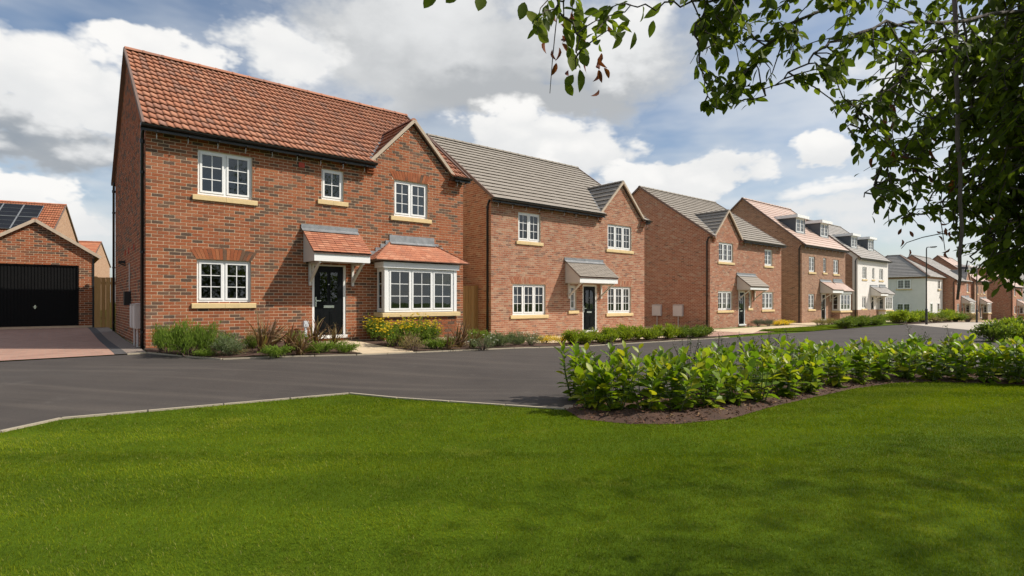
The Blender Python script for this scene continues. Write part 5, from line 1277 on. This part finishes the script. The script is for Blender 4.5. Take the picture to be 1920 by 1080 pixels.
while len(HP) < 7500:      # unseen high crown added off to the right to half shade the lawn
    a = Vector((random.gauss(0, 1), random.gauss(0, 1), random.gauss(0, 1))).normalized() * random.uniform(.0, 1) ** .42; p = Vector((14.4 + a.x * 5.4, 2.2 + a.y * 3.4, 8.4 + a.z * 3.2))
    if p.x < .95 * p.y + .6: continue
    HP.append(tuple(lo(p))); HD.append((random.gauss(0, 1), random.gauss(0, 1), random.gauss(0, .5)))
V, F = leaf_mass(np.array(HP), np.array(HD), RNG.uniform(.09, .15, len(HP)), leaf_tmpl(.62)); link('added_shade_foliage', np_mesh('added_shade_foliage', V, F, M['l_tree']), tree)['kind'] = 'stuff'
hl = [Vector((5.6, 1.9, 5.0)), Vector((8.5, 2.0, 6.3)), Vector((11, 1.9, 7.4)), Vector((14, 1.9, 8.6))]  # out-of-view limb carrying the added shade crown
MB().tube([lo(p) for p in hl], [.09, .08, .06, .02], 8).build('branch', M['bark'], tree, True)
tw.build('twigs', M['bark'], tree)['kind'] = 'stuff'
P_ = np.array([tuple(lo(p)) for p in LP]); D_ = np.array([tuple(d) for d in LD]); wpos = np.array([tuple(p) for p in LP]); dist = wpos[:, 1]
sz = RNG.uniform(.024, .046, len(P_)) * np.clip(dist / 1.9, .72, 1.1) * np.where(wpos[:, 1] > 2.75, .72, 1.0); TL = leaf_tmpl(.52, .07, .16, True); order = np.argsort(dist + 100 * ((np.abs(wpos[:, 0]) > .95 * wpos[:, 1]) | (dist < .8) | ((wpos[:, 2] - CAMZ) > .56 * wpos[:, 1])))
lme = []
for wd, dp in ((.52, .16), (.46, .3), (.58, .05)):
    tv, tf = leaf_tmpl(wd, .07, dp, True); me = bpy.data.meshes.new('leaf'); me.from_pydata([tuple(v) for v in tv], [], [tuple(int(i) for i in f) for f in tf]); me.materials.append(M['l_tree']); me.shade_smooth(); lme.append(me)
near = order[:300]; Rm = frames(D_, RNG.normal(0, .6, len(D_)))
for i in near:
    l = link('leaf', random.choice(lme), tree); l.matrix_local = Matrix.Translation(P_[i]) @ (Matrix(Rm[i].tolist()) * float(sz[i])).to_4x4()
rest = order[300:]; V, F = leaf_mass(P_[rest], D_[rest], sz[rest], TL); fo = link('foliage', np_mesh('foliage', V, F, M['l_tree'], True), tree); fo['kind'] = 'stuff'
for px, py in ((818, -8), (862, -14), (905, 0), (1000, 52), (990, 28), (1010, 38), (984, 12), (1085, 12), (1075, 148), (1087, 138), (1060, 162), (1125, 42), (1062, 57), (1082, 48), (1180, 48), (1165, 68), (1225, 46), (1190, 68), (1090, 100), (1074, 106), (1140, 18), (1160, 30), (1205, 20), (1240, 12)):
    l = link('leaf', random.choice(lme), tree); r_ = frames(np.array([(random.gauss(0, .6), random.gauss(0, .3), -1)]), np.array([random.choice((1.5, -1.5)) + random.gauss(0, .4)]))[0]; l.matrix_local = Matrix.Translation(lo(at(px, py - 8, 1.3))) @ (Matrix(r_.tolist()) * random.uniform(.036, .052)).to_4x4()
MB().tube([lo(at(*p)) for p in ((1330, -30, 1.4), (1150, -50, 1.32), (980, -40, 1.3), (880, -22, 1.3), (816, -12, 1.3))], [.004, .003, .0025, .002, .001], 5).build('branch', M['bark'], tree, True)
# withered clusters and the long hanging stem
for px, py, D in ((1124, 95, 1.35), (1046, 82, 1.35), (1070, 30, 1.35), (1660, 300, 2.2), (1740, 290, 2.3), (1790, 330, 2.5), (1860, 400, 3.0), (1655, 205, 2.2), (1694, 464, 1.9), (1766, 462, 1.9), (1772, 430, 1.9)):
    c = at(px, py, D)
    tiny = .45 if py > 420 else 1.0
    for k in range(9 if tiny == 1 else 4):
        p = c + Vector((random.gauss(0, .02), random.gauss(0, .02), random.gauss(0, .045))) * (D / 2.2) * 1.2 * tiny; l = link('withered_leaf', None, tree) if 0 else None
        tv, tf = leaf_tmpl(.4, random.uniform(.15, .3), random.uniform(.2, .6), True); r_ = frames(np.array([(random.gauss(0, .5), random.gauss(0, .5), -1)]), np.array([random.uniform(0, 6)]))[0]
        mb = MB(); mb.v = [tuple(np.array(lo(p)) + r_ @ v * .07 * min(1, max(.5, D / 2.6)) * .8 * (.6 if tiny < 1 else 1)) for v in tv]; mb.f = [tuple(int(i) for i in f) for f in tf]; mb.build('withered_leaf', M['l_dead'], tree, True)
hs = [at(1786, -60, 1.9), at(1792, 40, 1.9), at(1791, 120, 1.9), at(1796, 190, 1.9), at(1795, 260, 1.9), at(1801, 320, 1.9), at(1800, 380, 1.9), at(1804, 430, 1.9), at(1799, 480, 1.9), at(1800, 520, 1.9), at(1795, 562, 1.9)]
MB().tube([lo(p) for p in hs], [.0075, .0073, .007, .0066, .0068, .006, .0064, .0056, .0058, .005, .004], 7).build('hanging_stem', pmat('vine_bark', (.11, .08, .075), .9, .3, 20, .6), tree, True)
hs = [at(1800, 10, 2.), at(1812, 70, 2.), at(1806, 140, 2.)]; MB().tube([lo(p) for p in hs], [.005, .004, .003], 6).build('hanging_stem', M['bark'], tree, True)
hs = [at(1050, -5, 1.35), at(1042, 50, 1.35), at(1036, 110, 1.35), at(1031, 175, 1.35)]; MB().tube([lo(p) for p in hs], [.0016, .0014, .0012, .0008], 5).build('hanging_twig', M['bark'], tree, True)
for wp in ([(1795, 440, 1.9), (1765, 438, 1.9), (1730, 445, 1.9), (1700, 455, 1.9), (1690, 466, 1.9)], [(1766, 360, 2.3), (1762, 400, 2.3), (1768, 440, 2.3), (1772, 470, 2.3)]):
    MB().tube([lo(at(*p)) for p in wp], [.002, .0018, .0016, .0014, .001][:len(wp)], 5).build('hanging_twig', M['bark'], tree, True)

# unseen hedge added behind the camera so the ground-floor windows mirror something dark
pos, dr = [], []
for k in range(22000):
    x = random.uniform(-22, 46); top = 4.6 + 1.6 * mnoise.noise((x * .35, 0, 5)); z_ = random.uniform(.1, 1) ** .8 * top; y = -17 + .12 * x + random.gauss(0, .55) + .8 * mnoise.noise((x * .5, z_ * .4, 2))
    pos.append((x, y, z_)); dr.append((random.gauss(0, 1), random.gauss(0, 1), random.gauss(0, .6)))
V, F = leaf_mass(np.array(pos), np.array(dr), RNG.uniform(.2, .4, len(pos)), leaf_tmpl(.7))
tag(link('unseen_hedgerow', np_mesh('unseen_hedgerow', V, F, M['l_tree'])), 'unseen tall hedge added to darken reflections in the ground-floor window panes', 'hedge', None, 'stuff')
